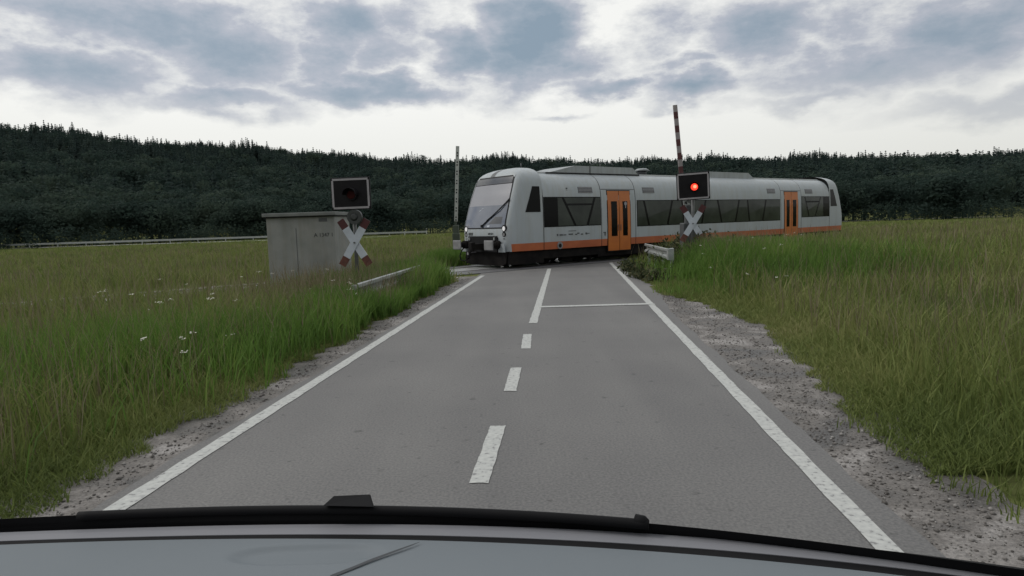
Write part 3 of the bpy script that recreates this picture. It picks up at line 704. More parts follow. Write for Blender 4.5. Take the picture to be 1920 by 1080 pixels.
# near right barrier, raised, red and pale stripes
Yb = 20.6; base = at(1288, 500, Yb); zt = float(terrain(np.array(base.x), np.array(Yb)))
t = empty('crossing_barrier', (base.x, Yb, zt)); tag(t, 'raised barrier arm with red and pale stripes behind the lit signal', 'barrier', 'raised level crossing barriers')
top = at(1265.5, 197, Yb); bot = at(1281.5, 372, Yb)
p0 = Vector((bot.x - base.x, 0, bot.z - zt)); p1 = Vector((top.x - base.x, 0, top.z - zt)); dv = p1 - p0; L_ = dv.length; dn = dv.normalized()
rot = Vector((0, 0, 1)).rotation_difference(dv).to_matrix()
arm = MB(); sg = .205; k = 0; a = L_
while a > 0:
    b0 = max(0, a - sg); arm.mi = (0 if k % 2 else 1); 
    arm.box(p0 + dn * ((a + b0) / 2), (.125, .06, a - b0), rot); a = b0; k += 1
arm.build('barrier_arm', [M['beamred'], M['beamgrey']], t)
m_ = MB(); m_.box((0.05, 0, .55), (.42, .5, 1.1), bevel=.03); m_.box((.05, 0, 1.35), (.2, .3, .6), bevel=.03); m_.build('machine', M['dgrey'], t)
m_ = MB(); m_.box(p0 + Vector((.03, -.05, -.10)), (.10, .06, .34), rot); m_.box(p0 + Vector((.10, -.05, -.16)), (.16, .06, .07), Matrix.Rotation(R(30), 3, 'Y')); m_.box(p0 + Vector((.16, -.05, -.34)), (.06, .05, .36), Matrix.Rotation(R(-14), 3, 'Y')); m_.build('arm_clamp', M['galv'], t)

# ---------------------------------------------------------------- guardrails
def guardrail(pa, pb, label, endcap):
    a = Vector(pa); b = Vector(pb); d = b - a; L_ = d.length; rz = math.atan2(d.y, d.x)
    t = empty('guardrail', (a.x, a.y, 0), rz); tag(t, label, 'guardrail', 'steel guardrails at the crossing')
    dz = -.12 if endcap == 'left' else .05
    prof = [(-.03, .72), (-.055, .70), (-.055, .64), (.02, .60), (.02, .53), (-.055, .49), (-.055, .43), (-.03, .41), (-.026, .415), (-.049, .435), (-.049, .485), (.026, .525), (.026, .605), (-.049, .645), (-.049, .695), (-.026, .715)]
    sgn = 1 if endcap == 'left' else -1
    r = MB(); r.prism([(y * sgn, z) for y, z in prof], 0, L_, 'x'); r.bm.transform(Matrix.Translation((0, 0, dz))); r.build('rail', M['galv'], t)
    n = max(2, int(L_ / 1.33))
    for i in range(n + 1):
        p = MB(); p.box((.15 + (L_ - .3) * i / n, sgn * .075, .32 + dz), (.06, .09, .72), bevel=.006); p.build('post', M['galv'], t)
    if endcap == 'left': return t
    e = MB()
    e.prism([(-.10 * sgn, .72), (.06 * sgn, .74), (.06 * sgn, .40), (-.10 * sgn, .42)], -.22, .02, 'x'); e.bm.transform(Matrix.Translation((0, 0, dz))); o = e.build('end_cap', M['galv'], t)
    return t
ga, gb = at(1263, 483, 17.6), at(1203, 462, 23.6)
def rail_pt(px, py, Y): p = at(px, py, Y); return (p.x, p.y)
rp = rail_pt(1257, 482, 18.6)
guardrail(rp, (rp[0] + .0889 * 4.6 - .15, 23.2), 'grey steel guardrail in the weeds on the right verge', 'right')
pz = rail_pt(785, 506, 17.6); p2 = (pz[0] - .0895 * 5.2, 12.4)
guardrail(p2, pz, 'grey steel guardrail half hidden in tall grass on the left verge', 'left')

# ---------------------------------------------------------------- switch cabinet
Yh = 16.9; rr = at(633.5, 470, Yh); HW = 1.75
ground_h = float(terrain(np.array(rr.x - .9), np.array(Yh)))
t = empty('switch_cabinet', (rr.x - HW / 2, Yh + .65, ground_h), -R(3)); tag(t, 'grey concrete switch cabinet with flat lid at the left verge', 'cabinet')
ztop = at(620, 404, Yh).z - ground_h
b = MB(); b.box((0, 0, ztop / 2 - .1), (HW, 1.3, ztop + .2), bevel=.015); b.build('wall', M['concrete'], t)
b = MB(); b.box((0, -.02, ztop + .05), (HW + .12, 1.48, .09), bevel=.015); b.build('roof', M['roofslab'], t)
b = MB(); b.box((0, -.02, ztop - .005), (HW + .06, 1.40, .035)); b.build('seal', M['black'], t)
vx = HW / 2 - (633.5 - 612) / F_PX * Yh; wv = (619.5 - 604) / F_PX * Yh
b = MB(); b.box((vx, -.652, ztop - .10), (wv, .012, .09)); b.build('vent', M['dgrey'], t)
zt_ = at(612, 440.5, Yh).z - ground_h
text_mesh('lettering', 'A 1347 1', .135, M['letter'], t, Matrix.Translation((vx - .0, -.6525, zt_)) @ Matrix(((1, 0, 0, 0), (0, 0, -1, 0), (0, 1, 0, 0), (0, 0, 0, 1))), depth=.003)
b = MB(); b.box((-.12, -.652, ztop / 2 - .12), (.012, .008, ztop - .35)); b.build('door_seam', M['dgrey'], t)

# ---------------------------------------------------------------- far road, posts and light strips in the valley
def far_strip(name, pts, w, z, m, kind='structure'):
    V = []; Fs = []
    for i, (x, y) in enumerate(pts): V += [(x, y - w / 2, z), (x, y + w / 2, z)]
    for i in range(len(pts) - 1): Fs.append((2 * i, 2 * i + 2, 2 * i + 3, 2 * i + 1))
    o = pmesh(name, V, Fs, m); o['kind'] = kind; return o
fx = np.linspace(-160, 160, 60)
far_strip('far_road', [(x, 104 + .05 * x + 2 * math.sin(x * .03)) for x in fx], 5.0, .10, M['meadowpath'])
far_strip('farm_track', [(x, 86 + 0.0 * x) for x in np.linspace(-60, -15.6, 20)], 1.5, .30, M['meadowpath'])
# low roadside rail along the far road
a = Vector((-120, 101.5 - 6 + 3)); 
t = empty('roadside_rail', (-60, 97.8, 0), .05); tag(t, 'thin pale roadside rail along the far edge of the meadow', 'guardrail')
r = MB(); r.box((0, 0, .62), (95, .06, .26)); r.build('rail', M['galv'], t)
for i in range(24):
    p = MB(); p.box((-46 + i * 4, .06, .3), (.1, .08, .9)); p.build('post', M['galv'], t)
def delineator(px, label):
    p = at(px, 440, 96.0); t = empty('delineator_post', (p.x, 96, 0)); tag(t, label, 'post', 'white posts by the far road')
    b = MB(); b.box((0, 0, .55), (.16, .12, 1.1), bevel=.02); b.build('body', M['beamwhite'], t)
    b = MB(); b.box((0, 0, .92), (.165, .125, .18)); b.build('band', M['board'], t)
delineator(759, 'small white post at the far meadow edge, nearer the crossbuck')
delineator(800, 'small white post at the far meadow edge, nearer the raised barrier')

# ---------------------------------------------------------------- vegetation
def blades(n, pos, h, w, lean, name, m, label_kind='stuff'):
    """tapered grass blades, each its own island: 2 quads"""
    n = len(pos); yaw = rng.uniform(0, 2 * np.pi, n); ld = rng.uniform(0, 2 * np.pi, n)
    dx, dy = np.cos(yaw), np.sin(yaw); lx, ly = np.cos(ld) * lean * h, np.sin(ld) * lean * h
    V = np.zeros((n, 6, 3))
    for k, (t, ww) in enumerate(((0, 1.0), (.55, .75), (1.0, .12))):
        cx = pos[:, 0] + lx * t * t; cy = pos[:, 1] + ly * t * t; cz = pos[:, 2] + h * t * (1 - .18 * t * np.clip(lean, 0, 1.5))
        V[:, 2 * k, 0] = cx - dx * w * ww * .5; V[:, 2 * k, 1] = cy - dy * w * ww * .5; V[:, 2 * k, 2] = cz
        V[:, 2 * k + 1, 0] = cx + dx * w * ww * .5; V[:, 2 * k + 1, 1] = cy + dy * w * ww * .5; V[:, 2 * k + 1, 2] = cz
    o = (np.arange(n) * 6)[:, None]
    Fq = np.concatenate([o + np.array([[0, 1, 3, 2]]), o + np.array([[2, 3, 5, 4]])], 0)
    ob = npmesh(name, V.reshape(-1, 3), Fq, m); ob['kind'] = label_kind; return ob
def allowed(x, y, edge=0.0):
    lx = -2.15 + .0895 * (y - 7.04); rx = 2.17 + .0889 * (y - 7.32)
    jl = .10 * (np.sin(y * 2.1) + np.sin(y * 5.3 + 1) * .6) + .07 * np.sin(y * 13)
    jr = .10 * (np.sin(y * 1.9 + 2) + np.sin(y * 4.7) * .6) + .07 * np.sin(y * 11)
    lay = LAY(y) - .22 * (1 - sstep(12, 14.9, y))
    ok = (x < lx - .50 + jl - edge - .1 * sstep(0, 20, y)) | (x > rx + .40 + lay + jr + edge)
    yt = TO.y + (x - TO.x) * math.tan(TH); per = (y - yt) * math.cos(TH)
    ok &= ~((np.abs(per) < 1.75))
    ok &= ~((x > rr.x - HW - .05) & (x < rr.x + .03) & (y > Yh - .02) & (y < Yh + 1.35))
    ok &= ~((np.abs(y - (104 + .05 * x)) < 5.0)) & ~((np.abs(y - 86) < 1.2) & (x < -15.4))
    return ok
def scatter(n, r0, r1, p, az=(-50, 50)):
    a = np.radians(rng.uniform(*az, n)); u = rng.uniform(0, 1, n); e = 2 - p
    r = (r0 ** e + u * (r1 ** e - r0 ** e)) ** (1 / e)
    return r * np.sin(a), r * np.cos(a), r
def roadside(x, y):
    """distance from the nearer grass edge"""
    lx = -2.15 + .0895 * (y - 7.04) - .5; rx = 2.17 + .0889 * (y - 7.32) + .4 + LAY(y) - .22 * (1 - sstep(12, 14.9, y))
    return np.where(x < (lx + rx) / 2, lx - x, x - rx)
# general meadow grass
x, y, r = scatter(210000, 3.0, 99, 1.35)
ok = allowed(x, y); x, y, r = x[ok], y[ok], r[ok]
dd = roadside(x, y)
patch = .5 + .5 * np.sin(x * .9 + 1.3 * np.sin(y * .5)) * np.sin(y * .7 + .6)
h = (.10 + .36 * sstep(.05, 1.3, dd)) * rng.uniform(.55, 1.25, len(x)) * (.75 + .5 * patch)
h = np.where(r > 26, h * .8 + .05, h)
h = np.where((x > 3.0) & (x < 4.7) & (y > 14) & (y < 23.5), h * .33, h)
blades(0, np.stack([x, y, terrain(x, y) - .01], -1), h, (.005 + .0011 * r) * rng.uniform(.7, 1.4, len(x)), rng.uniform(.1, .75, len(x)), 'grass', M['grass'])
def edge_turf(n, fx, y0, y1, sgn):
    y = y0 + (y1 - y0) * rng.uniform(0, 1, n) ** 1.3; o = np.abs(rng.normal(0, .38, n)); x = fx(y) + sgn * o
    ok = allowed(x, y, -.03); x, y, o = x[ok], y[ok], o[ok]
    return np.stack([x, y, terrain(x, y) - .01], -1), (.04 + .22 * np.clip(o, 0, 1)) * rng.uniform(.5, 1.4, len(x))
def edge_l(y): return -2.15 + .0895 * (y - 7.04) - .42 - .1 * sstep(0, 20, y)
def edge_r(y): return 2.17 + .0889 * (y - 7.32) + .36 + LAY(y) - .22 * (1 - sstep(12, 14.9, y))
e1, h1 = edge_turf(26000, edge_l, 2.5, 20, -1); e2, h2 = edge_turf(26000, edge_r, 4, 20, 1)
ep = np.concatenate([e1, e2]); eh = np.concatenate([h1, h2])
blades(0, ep, eh, .006 + .0007 * ep[:, 1], rng.uniform(.3, 1.1, len(ep)), 'verge_grass', M['grass'])
# taller dry stems with heads
x, y, r = scatter(22000, 5, 70, 1.3)
ok = allowed(x, y, .5) & ((x < -2.5) | (x > 4.0)) & ~((x > 2.5) & (x < 5.0) & (y > 14) & (y < 24)); x, y, r = x[ok], y[ok], r[ok]
xa = np.concatenate([rng.normal(6.1, .6, 900), rng.normal(-3.4, .9, 2600), rng.normal(-2.6, .4, 250)]); ya = np.concatenate([rng.normal(18.6, .9, 900), rng.normal(14.5, 2.6, 2600), rng.normal(17.5, 1.0, 250)]); ok = allowed(xa, ya, .1); x = np.concatenate([x, xa[ok]]); y = np.concatenate([y, ya[ok]]); r = np.hypot(x, y)
h = rng.uniform(.45, .85, len(x)) * np.where(r > 30, .8, 1)
pos = np.stack([x, y, terrain(x, y)], -1)
blades(0, pos, h, (.0035 + .0007 * r), rng.uniform(.05, .35, len(x)), 'dry_grass', M['dry'])
# lush tall grass tufts beside the crossing and on the right bank
def clump(n, cx, cy, sx, sy, h0, h1):
    x = rng.normal(cx, sx, n); y = rng.normal(cy, sy, n); ok = allowed(x, y, .02); x, y = x[ok], y[ok]
    return np.stack([x, y, terrain(x, y) - .01], -1), rng.uniform(h0, h1, len(x))
Ps, Hs = [], []
for a in ((5200, -2.55, 17.6, .38, .85, .35, .80), (2600, -3.2, 15.6, .6, .8, .3, .7), (4500, 5.9, 16.4, .75, 1.0, .3, .7), (4500, 6.3, 18.8, .8, .6, .35, .75), (3600, 5.2, 14.4, .9, .5, .10, .25), (1800, 5.0, 17.6, .35, .7, .15, .4), (3500, 7.4, 17.0, 1.6, 1.4, .3, .7),
          (2500, -2.6, 27.0, .5, 1.2, .4, .8), (3200, -3.4, 9.5, .6, 1.2, .25, .6), (3200, -4.6, 8.0, 1.0, 1.2, .3, .65), (3600, -2.35, 13.2, .28, 1.3, .22, .48), (2600, -2.35, 15.2, .22, .9, .2, .42), (2200, -2.9, 11.5, .4, .9, .25, .55), (2600, -3.05, 11.6, .28, .7, .4, .62), (900, -3.3, 12.4, .2, .4, .42, .62)):
    p, hh = clump(*a); Ps.append(p); Hs.append(hh)
Pp = np.concatenate(Ps); Hh = np.concatenate(Hs)
blades(0, Pp, Hh, .012 + .0006 * Pp[:, 1], rng.uniform(.1, .6, len(Pp)), 'lush_grass', M['lush'])
# weeds by the right guardrail: leafy stems
def weeds(name, spec, m):
    Vs = []; Fs = []; k = 0
    for (n, cx, cy, sx, sy, h0, h1) in spec:
        for _ in range(n):
            x0, y0 = rng.normal(cx, sx), rng.normal(cy, sy)
            if not allowed(np.array([x0]), np.array([y0]), -.12)[0]: continue
            z0 = float(terrain(np.array(x0), np.array(y0))); hh = rng.uniform(h0, h1); lx, ly = rng.normal(0, .12, 2)
            for j in range(int(14 + hh * 22)):
                t = rng.uniform(.05, 1); p = np.array([x0 + lx * t, y0 + ly * t, z0 + hh * t]) + rng.normal(0, .05 + .03 * (1 - t), 3)
                a = rng.normal(0, 1, 3); a /= np.linalg.norm(a); b = np.cross(a, rng.normal(0, 1, 3)); b /= np.linalg.norm(b)
                s = rng.uniform(.025, .06); a = a * s * 1.5; b = b * s * .6
                Vs += [p - a, p - b, p + a, p + b]; Fs.append((k, k + 1, k + 2, k + 3)); k += 4
    o = npmesh(name, np.array(Vs), np.array(Fs), m); o['kind'] = 'stuff'; return o
weeds('roadside_weeds', [(150, 3.8, 18.6, .2, .9, .06, .2), (130, 3.8, 21.2, .2, .9, .08, .22), (50, 5.5, 21.5, .4, .6, .5, .9), (90, 3.85, 17.6, .16, .5, .08, .24), (70, -3.0, 19.9, .25, .3, .2, .45), (40, 5.6, 20.0, .7, .5, .4, .85), (40, -2.35, 18.6, .14, .6, .15, .35)], M['weed'])
def stones(name, n, fx0, fx1, y0, y1, m):
    y = rng.uniform(y0, y1, n); t = rng.beta(1.2, 1.2, n); x = fx0(y) + (fx1(y) - fx0(y)) * t; sz = rng.uniform(.003, .009, n) * rng.choice([1, 1, 1, 1, 2.2], n)
    base = np.array([[1, 0, 0], [0, 1, 0], [-1, 0, 0], [0, -1, 0], [0, 0, .7], [0, 0, -.7]]); tri = np.array([[0, 1, 4], [1, 2, 4], [2, 3, 4], [3, 0, 4], [1, 0, 5], [2, 1, 5], [3, 2, 5], [0, 3, 5]])
    V = base[None] * sz[:, None, None] * rng.uniform(.6, 1.3, (n, 6, 1)); a = rng.uniform(0, 6.3, n)[:, None]
    X_ = V[..., 0] * np.cos(a) - V[..., 1] * np.sin(a) + x[:, None]; Y_ = V[..., 0] * np.sin(a) + V[..., 1] * np.cos(a) + y[:, None]; Z_ = V[..., 2] - .004 + sz[:, None] * .2
    o = npmesh(name, np.stack([X_, Y_, Z_], -1).reshape(-1, 3), (tri[None] + (np.arange(n) * 6)[:, None, None]).reshape(-1, 3), m); o['kind'] = 'stuff'
M['stone'] = island_mat('gravel_stones', [(0, (.08, .075, .07)), (.6, (.16, .15, .142)), (1, (.27, .26, .25))], rough=.9)
stones('gravel_stones', 5000, lambda y: 2.17 + .0889 * (y - 7.32) + .22 + .2 * sstep(11, 15, y), lambda y: edge_r(y) + .1, 2.5, 15.0, M['stone'])
stones('verge_stones', 2600, lambda y: -2.15 + .0895 * (y - 7.04) - .2, lambda y: edge_l(y) - .05, 2.5, 20.0, M['stone'])
# small pale flower heads in the verge grass, also standing in for windscreen raindrops
x, y, r = scatter(70, 7, 22, 1.2, (-32, -8)); ok = allowed(x, y, .5); x, y = x[ok], y[ok]
x2, y2, r2 = scatter(24, 13, 26, 1.2, (12, 24)); ok = allowed(x2, y2, .4); x = np.concatenate([x, x2[ok]]); y = np.concatenate([y, y2[ok]])
Vs = []; Fs = []; k = 0
for x0, y0 in zip(x, y):
    c = np.array([x0, y0, float(terrain(np.array(x0), np.array(y0))) + rng.uniform(.28, .62)])
    for j in range(9):
        p = c + rng.normal(0, 1, 3) * np.array([.022, .022, .008]); s = rng.uniform(.007, .014)
        Vs += [p + np.array([s, 0, 0]), p + np.array([0, s, .003]), p - np.array([s, 0, 0]), p - np.array([0, s, .003])]; Fs.append((k, k + 1, k + 2, k + 3)); k += 4
npmesh('wildflowers', np.array(Vs), np.array(Fs), M['petal'])['kind'] = 'stuff'

# forest on the hill
def conifer_proto(seed):
    g = np.random.default_rng(seed); V = []; Fs = []; k = 0
    nl = 13
    for l in range(nl):
        t = l / (nl - 1); z = .10 + .88 * t; rad = .19 * (1 - t) ** .8 * g.uniform(.75, 1.2) + .012
        nb = int(9 - 4 * t)
        for q in range(nb):
            a = 2 * np.pi * (q + g.uniform(-.3, .3)) / nb + l; rr_ = rad * g.uniform(.6, 1.25); dz = -.05 * g.uniform(.3, 1.4) * (1 - .6 * t)
            c, s = np.cos(a), np.sin(a); wv = .045 * g.uniform(.7, 1.4) * (1 - .5 * t)
            V += [(0, 0, z + .035), (c * rr_ * .55 - s * wv, s * rr_ * .55 + c * wv, z + dz * .3), (c * rr_, s * rr_, z + dz), (c * rr_ * .55 + s * wv, s * rr_ * .55 - c * wv, z + dz * .3)]
            Fs.append((k, k + 1, k + 2, k + 3)); k += 4
    V += [(-.012, 0, .9), (.012, 0, .9), (.003, 0, 1.0), (-.003, 0, 1.0)]; Fs.append((k, k + 1, k + 2, k + 3)); k += 4
    V += [(-.012, -.012, 0), (.012, .012, 0), (.004, .004, .9), (-.004, -.004, .9)]; Fs.append((k, k + 1, k + 2, k + 3))
    return np.array(V), np.array(Fs)
def broad_proto(seed, n=620):
    g = np.random.default_rng(seed); V = []; Fs = []; k = 0
    lobes = [(g.normal(0, .15, 2), g.uniform(.45, .85), g.uniform(.14, .24)) for _ in range(8)] + [(np.zeros(2), .6, .28), (np.zeros(2), .82, .17), (g.normal(0, .1, 2), .35, .25), (g.normal(0, .12, 2), .2, .24)]
    for _ in range(n):
        c, zc, r_ = lobes[g.integers(len(lobes))]; d = g.normal(0, 1, 3); d /= np.linalg.norm(d); d *= r_ * g.uniform(.65, 1.05)
        p = np.array([c[0], c[1], zc]) + d * np.array([1, 1, .9]); a = g.normal(0, 1, 3); a -= a.dot(d) * d / (d.dot(d) + 1e-9) * .6; a /= np.linalg.norm(a); b = np.cross(a, d); b /= np.linalg.norm(b) + 1e-9
        s = g.uniform(.02, .042); a = a * s; b = b * s * g.uniform(.6, 1)
        V += [p - a, p - b, p + a, p + b * g.uniform(.5, 1)]; Fs.append((k, k + 1, k + 2, k + 3)); k += 4
    V += [(-.02, 0, -.02), (.02, .01, -.02), (.01, .0, .6), (-.01, 0, .6)]; Fs.append((k, k + 1, k + 2, k + 3))
    return np.array(V), np.array(Fs)
def plant(name, protos, pts, hs, ws, m):
    which = rng.integers(0, len(protos), len(pts)); VV = []; FF = []; off = 0
    for i, (V, Fs) in enumerate(protos):
        sel = np.where(which == i)[0]
        if not len(sel): continue
        a = rng.uniform(0, 2 * np.pi, len(sel)); c, s = np.cos(a)[:, None], np.sin(a)[:, None]
        H = hs[sel][:, None]; W = (hs * ws)[sel][:, None]
        x = (V[:, 0] * c - V[:, 1] * s) * W + pts[sel, 0:1]; y = (V[:, 0] * s + V[:, 1] * c) * W + pts[sel, 1:2]; z = V[:, 2] * H + pts[sel, 2:3]
        VV.append(np.stack([x, y, z], -1).reshape(-1, 3)); FF.append((Fs[None] + (np.arange(len(sel)) * len(V))[:, None, None] + off).reshape(-1, 4)); off += len(sel) * len(V)
    o = npmesh(name, np.concatenate(VV), np.concatenate(FF), m); o['kind'] = 'stuff'; return o
n = 9500; a = np.radians(rng.uniform(-50, 48, n)); d = np.sqrt(rng.uniform(190 ** 2, 660 ** 2, n))
d = np.concatenate([d, rng.uniform(590, 670, 4200)]); a = np.concatenate([a, np.radians(rng.uniform(-50, 48, 4200))])
x, y = d * np.sin(a), d * np.cos(a); hs = (rng.normal(10.6, 1.5, len(x)) + 1.3 * np.sin(a * 83 + d * .04)).clip(6, 15)
plant('conifer_forest', [conifer_proto(i) for i in range(6)], np.stack([x, y, terrain(x, y) - .3], -1), hs, rng.uniform(1.0, 1.8, len(x)), M['conifer'])
n = 2100; a = np.radians(rng.uniform(-50, 48, n)); d = np.sqrt(rng.uniform(126 ** 2, 330 ** 2, n)); d[:170] = rng.uniform(122, 132, 170); d[1300:] = np.sqrt(rng.uniform(330 ** 2, 655 ** 2, n - 1300))
x, y = d * np.sin(a), d * np.cos(a); hs = rng.uniform(6.5, 13, n); hs[:170] *= .75; hs[170:420] = rng.uniform(11, 15.5, 250); hs = np.minimum(hs, .058 * d)
plant('broadleaf_wood', [broad_proto(40 + i) for i in range(5)], np.stack([x, y, terrain(x, y) - .3], -1), hs, rng.uniform(.95, 1.5, n), M['broad'])
n = 420; a = np.radians(rng.uniform(-52, 50, n)); d = rng.uniform(117, 124, n); x, y = d * np.sin(a), d * np.cos(a)
plant('scrub', [broad_proto(60 + i, 120) for i in range(3)], np.stack([x, y, terrain(x, y) - .2], -1), rng.uniform(1.2, 3.4, n), rng.uniform(1.2, 1.9, n), M['broad'])

# ---------------------------------------------------------------- the vehicle we look out of
van = empty('van_front', (0.2, .9, 0)); tag(van, 'grey front of the vehicle in the foreground with a black wiper lying on it', 'van')
VO = Vector((.2, .9, 0))
def curve_pts(pts, z, xs):
    xp = [p[0] for p in pts]; yp = [p[1] for p in pts]
    # smooth interpolation through the given points
    co_ = np.polyfit((np.array(xp) - 960) / 960, yp, 4)
    return [gp(x, float(np.polyval(co_, (x - 960) / 960)), z) - VO for x in xs]
XS = list(np.linspace(-250, 2170, 60))
c_wt = [(-200, 975), (200, 955), (591, 946), (800, 948), (960, 953), (1200, 971), (1329, 984), (1700, 1027), (2100, 1082)]
c_wb = [(-200, 1006), (200, 990), (591, 984), (800, 985), (960, 988), (1200, 999), (1329, 1007), (1700, 1048), (2100, 1102)]
c_s1 = [(-200, 1022), (200, 1007), (591, 1002), (800, 1004), (960, 1009), (1200, 1020), (1329, 1027), (1700, 1068), (2100, 1122)]
c_s2 = [(-200, 1030), (200, 1015), (591, 1009), (800, 1013.5), (960, 1020), (1200, 1033), (1329, 1040), (1700, 1081), (2100, 1135)]
ZD = 1.27
def strip3(name, rows, m, parent, smooth=False):
    n = len(rows[0]); V = [p for r_ in rows for p in r_]; Fs = []
    for i in range(len(rows) - 1):
        for k in range(n - 1): Fs.append((i * n + k, i * n + k + 1, (i + 1) * n + k + 1, (i + 1) * n + k))
    return pmesh(name, V, Fs, m, parent, smooth)
dn_ = lambda row, dz, dy=0: [Vector((p.x, p.y + dy, p.z + dz)) for p in row]
rim_b = curve_pts(c_wb, ZD, XS); rim_a = curve_pts(c_s1, ZD, XS); gap_b = curve_pts(c_s2, ZD, XS)
strip3('rim', [dn_(rim_a, -.03), rim_a, [(a_ + b_) / 2 + Vector((0, 0, .0012)) for a_, b_ in zip(rim_a, rim_b)], rim_b, dn_(rim_b, -.05)], M['dashstrip'], van)
strip3('gap', [dn_(gap_b, -.0008, -.004), dn_(rim_a, -.0008, .004)], M['dashblack'], van)
DV = []; XD = list(np.linspace(-250, 2170, 300)); gd = curve_pts(c_s2, ZD, XD); NBR = 120
r0 = gp(575, 1042, ZD) - VO
DV += dn_(gd, -.02)
for i in range(NBR + 1):
    t = (i / NBR) ** 1.4
    for p in gd:
        q = Vector((p.x, p.y - .50 * t, p.z + .012 * math.sin(t * 2.4)))
        u = (q.x - r0.x) / .085; v = (q.y - r0.y) / .024
        e = (u * u) ** 1.6 + v * v
        q.z -= .005 * (1 - float(sstep(.45, 1.4, e)))
        DV.append(q)
ND = len(XD)
DF = [(i * ND + k, i * ND + k + 1, (i + 1) * ND + k + 1, (i + 1) * ND + k) for i in range(NBR + 1) for k in range(ND - 1)]
dash_o = pmesh('dashboard', DV, DF, M['dash'], van, smooth=True)
sv_ = []; sf_ = []
for i, (px, py, w_) in enumerate(((787, 1021.5, .0006), (770, 1029, .0016), (740, 1041, .0022), (700, 1057, .0026), (660, 1075, .0030), (620, 1092, .0034))):
    c_ = gp(px, py, ZD) - VO; c_.z += .0035 + .0006 * i; sv_ += [c_ + Vector((-.3, 1, 0)).normalized() * w_, c_ - Vector((-.3, 1, 0)).normalized() * w_]
    if i: sf_.append((2 * i - 2, 2 * i - 1, 2 * i + 1, 2 * i))
pmesh('seam', sv_, sf_, M['dashseam'], dash_o)
# wiper: arm and blade band, the arm clip and the end cap
wt = curve_pts(c_wt, ZD + .02, XS); wbm = curve_pts(c_wb, ZD - .006, XS)
wf = dn_(wt, -.10, .05)
strip3('cowl', [dn_(wbm, -.06), dn_(wbm, .006), [(a + b) / 2 + Vector((0, 0, -.002)) for a, b in zip(wt, wbm)], dn_(wt, -.006, 0), dn_(wf, -.05, .02)], M['dashblack'], van)
XW = list(np.linspace(150, 1215, 60)); wt2 = curve_pts(c_wt, ZD + .02, XW)
w = MB(); sweep(w.bm, [p + Vector((0, -.004, -.006)) for p in wt2], [.006] * len(wt2), 10); wo = w.build('wiper', M['dashblack'], van)
q0, q1, q2, q3 = gp(606, 948, ZD + .025) - VO, gp(626, 930, ZD + .03) - VO, gp(692, 927, ZD + .03) - VO, gp(699, 950, ZD + .025) - VO
b = MB()
poly = [q0, q1, q2, q3]
lo_ = [p + Vector((0, -.012, -.03)) for p in poly]; hi_ = poly
vsa = [b.bm.verts.new(p) for p in hi_]; vsb = [b.bm.verts.new(p + Vector((0, .008, -.004))) for p in hi_]
b.bm.faces.new(vsa); b.bm.faces.new(vsb[::-1])
for i in range(4): j = (i + 1) % 4; b.bm.faces.new((vsa[i], vsb[i], vsb[j], vsa[j]))
b.build('arm_clip', M['dashblack'], wo)
e0 = gp(1188, 968, ZD + .02) - VO; e1 = gp(1212, 971.5, ZD + .02) - VO
b = MB(); sweep(b.bm, [e0 + (e1 - e0) * t_ + Vector((0, -.003, -.0035)) for t_ in (0, .1, .85, 1.15)], [.003, .0078, .007, .003], 10); b.build('end_cap', M['dashblack'], wo)
# the short bonnet and bumper below the line of sight
b = MB(); b.prism([(.16, .95), (.45, .74), (.68, .56), (.74, .35), (.70, .22), (-.5, .22), (-.5, .95)], -.85, .72, 'x')
b.build('bonnet', M['hoodpaint'], van)
for sx in (-.62, .62):
    b = MB(); b.box((sx - .06, .66, .55), (.30, .10, .14), bevel=.03); b.build('headlight', M['lamp'], van)
b = MB(); b.box((-.06, .75, .36), (1.6, .12, .2), bevel=.03); b.build('bumper', M['dashblack'], van)

# ---------------------------------------------------------------- sky and light
SUN_AZ, SUN_EL, GLOW_AZ = R(-80), R(42), R(-15)
w = bpy.data.worlds.new('World'); SC.world = w; w.use_nodes = True; nt = w.node_tree; L = nt.links
bg = nt.nodes['Background']
def node(t, **k):
    n = nt.nodes.new(t)
    for a, v in k.items(): setattr(n, a, v)
    return n
def setin(n, i, v):
    if hasattr(v, 'links'): L.new(v, n.inputs[i])
    else: n.inputs[i].default_value = v
def mth(op, a, b=None, c=None, clamp=False):
    n = node('ShaderNodeMath', operation=op); n.use_clamp = clamp
    for i, v in enumerate((a, b, c)):
        if v is not None: setin(n, i, v)
    return n.outputs[0]
sky = node('ShaderNodeTexSky', sky_type='NISHITA'); sky.sun_disc = False; sky.sun_elevation = SUN_EL; sky.sun_rotation = SUN_AZ; sky.dust_density = 3
tc = node('ShaderNodeTexCoord'); sep = node('ShaderNodeSeparateXYZ'); L.new(tc.outputs['Generated'], sep.inputs[0])
az = mth('ARCTAN2', sep.outputs[0], sep.outputs[1]); el = mth('ARCSINE', sep.outputs[2])
def fbm(scale, detail, sx=1.0, sy=2.0, off=0.0, rough=.55):
    cb = node('ShaderNodeCombineXYZ'); L.new(mth('MULTIPLY', az, sx), cb.inputs[0]); L.new(mth('MULTIPLY', el, sy), cb.inputs[1]); cb.inputs[2].default_value = off
    n = node('ShaderNodeTexNoise'); n.inputs['Scale'].default_value = scale; n.inputs['Detail'].default_value = detail; n.inputs['Roughness'].default_value = rough; L.new(cb.outputs[0], n.inputs['Vector']); return n.outputs['Fac']
wx = mth('MULTIPLY', mth('SUBTRACT', fbm(11, 6, off=3.1), .5), .13); wy = mth('MULTIPLY', mth('SUBTRACT', fbm(11, 6, off=7.7), .5), .085)
azw = mth('ADD', az, wx); elw = mth('ADD', el, wy)
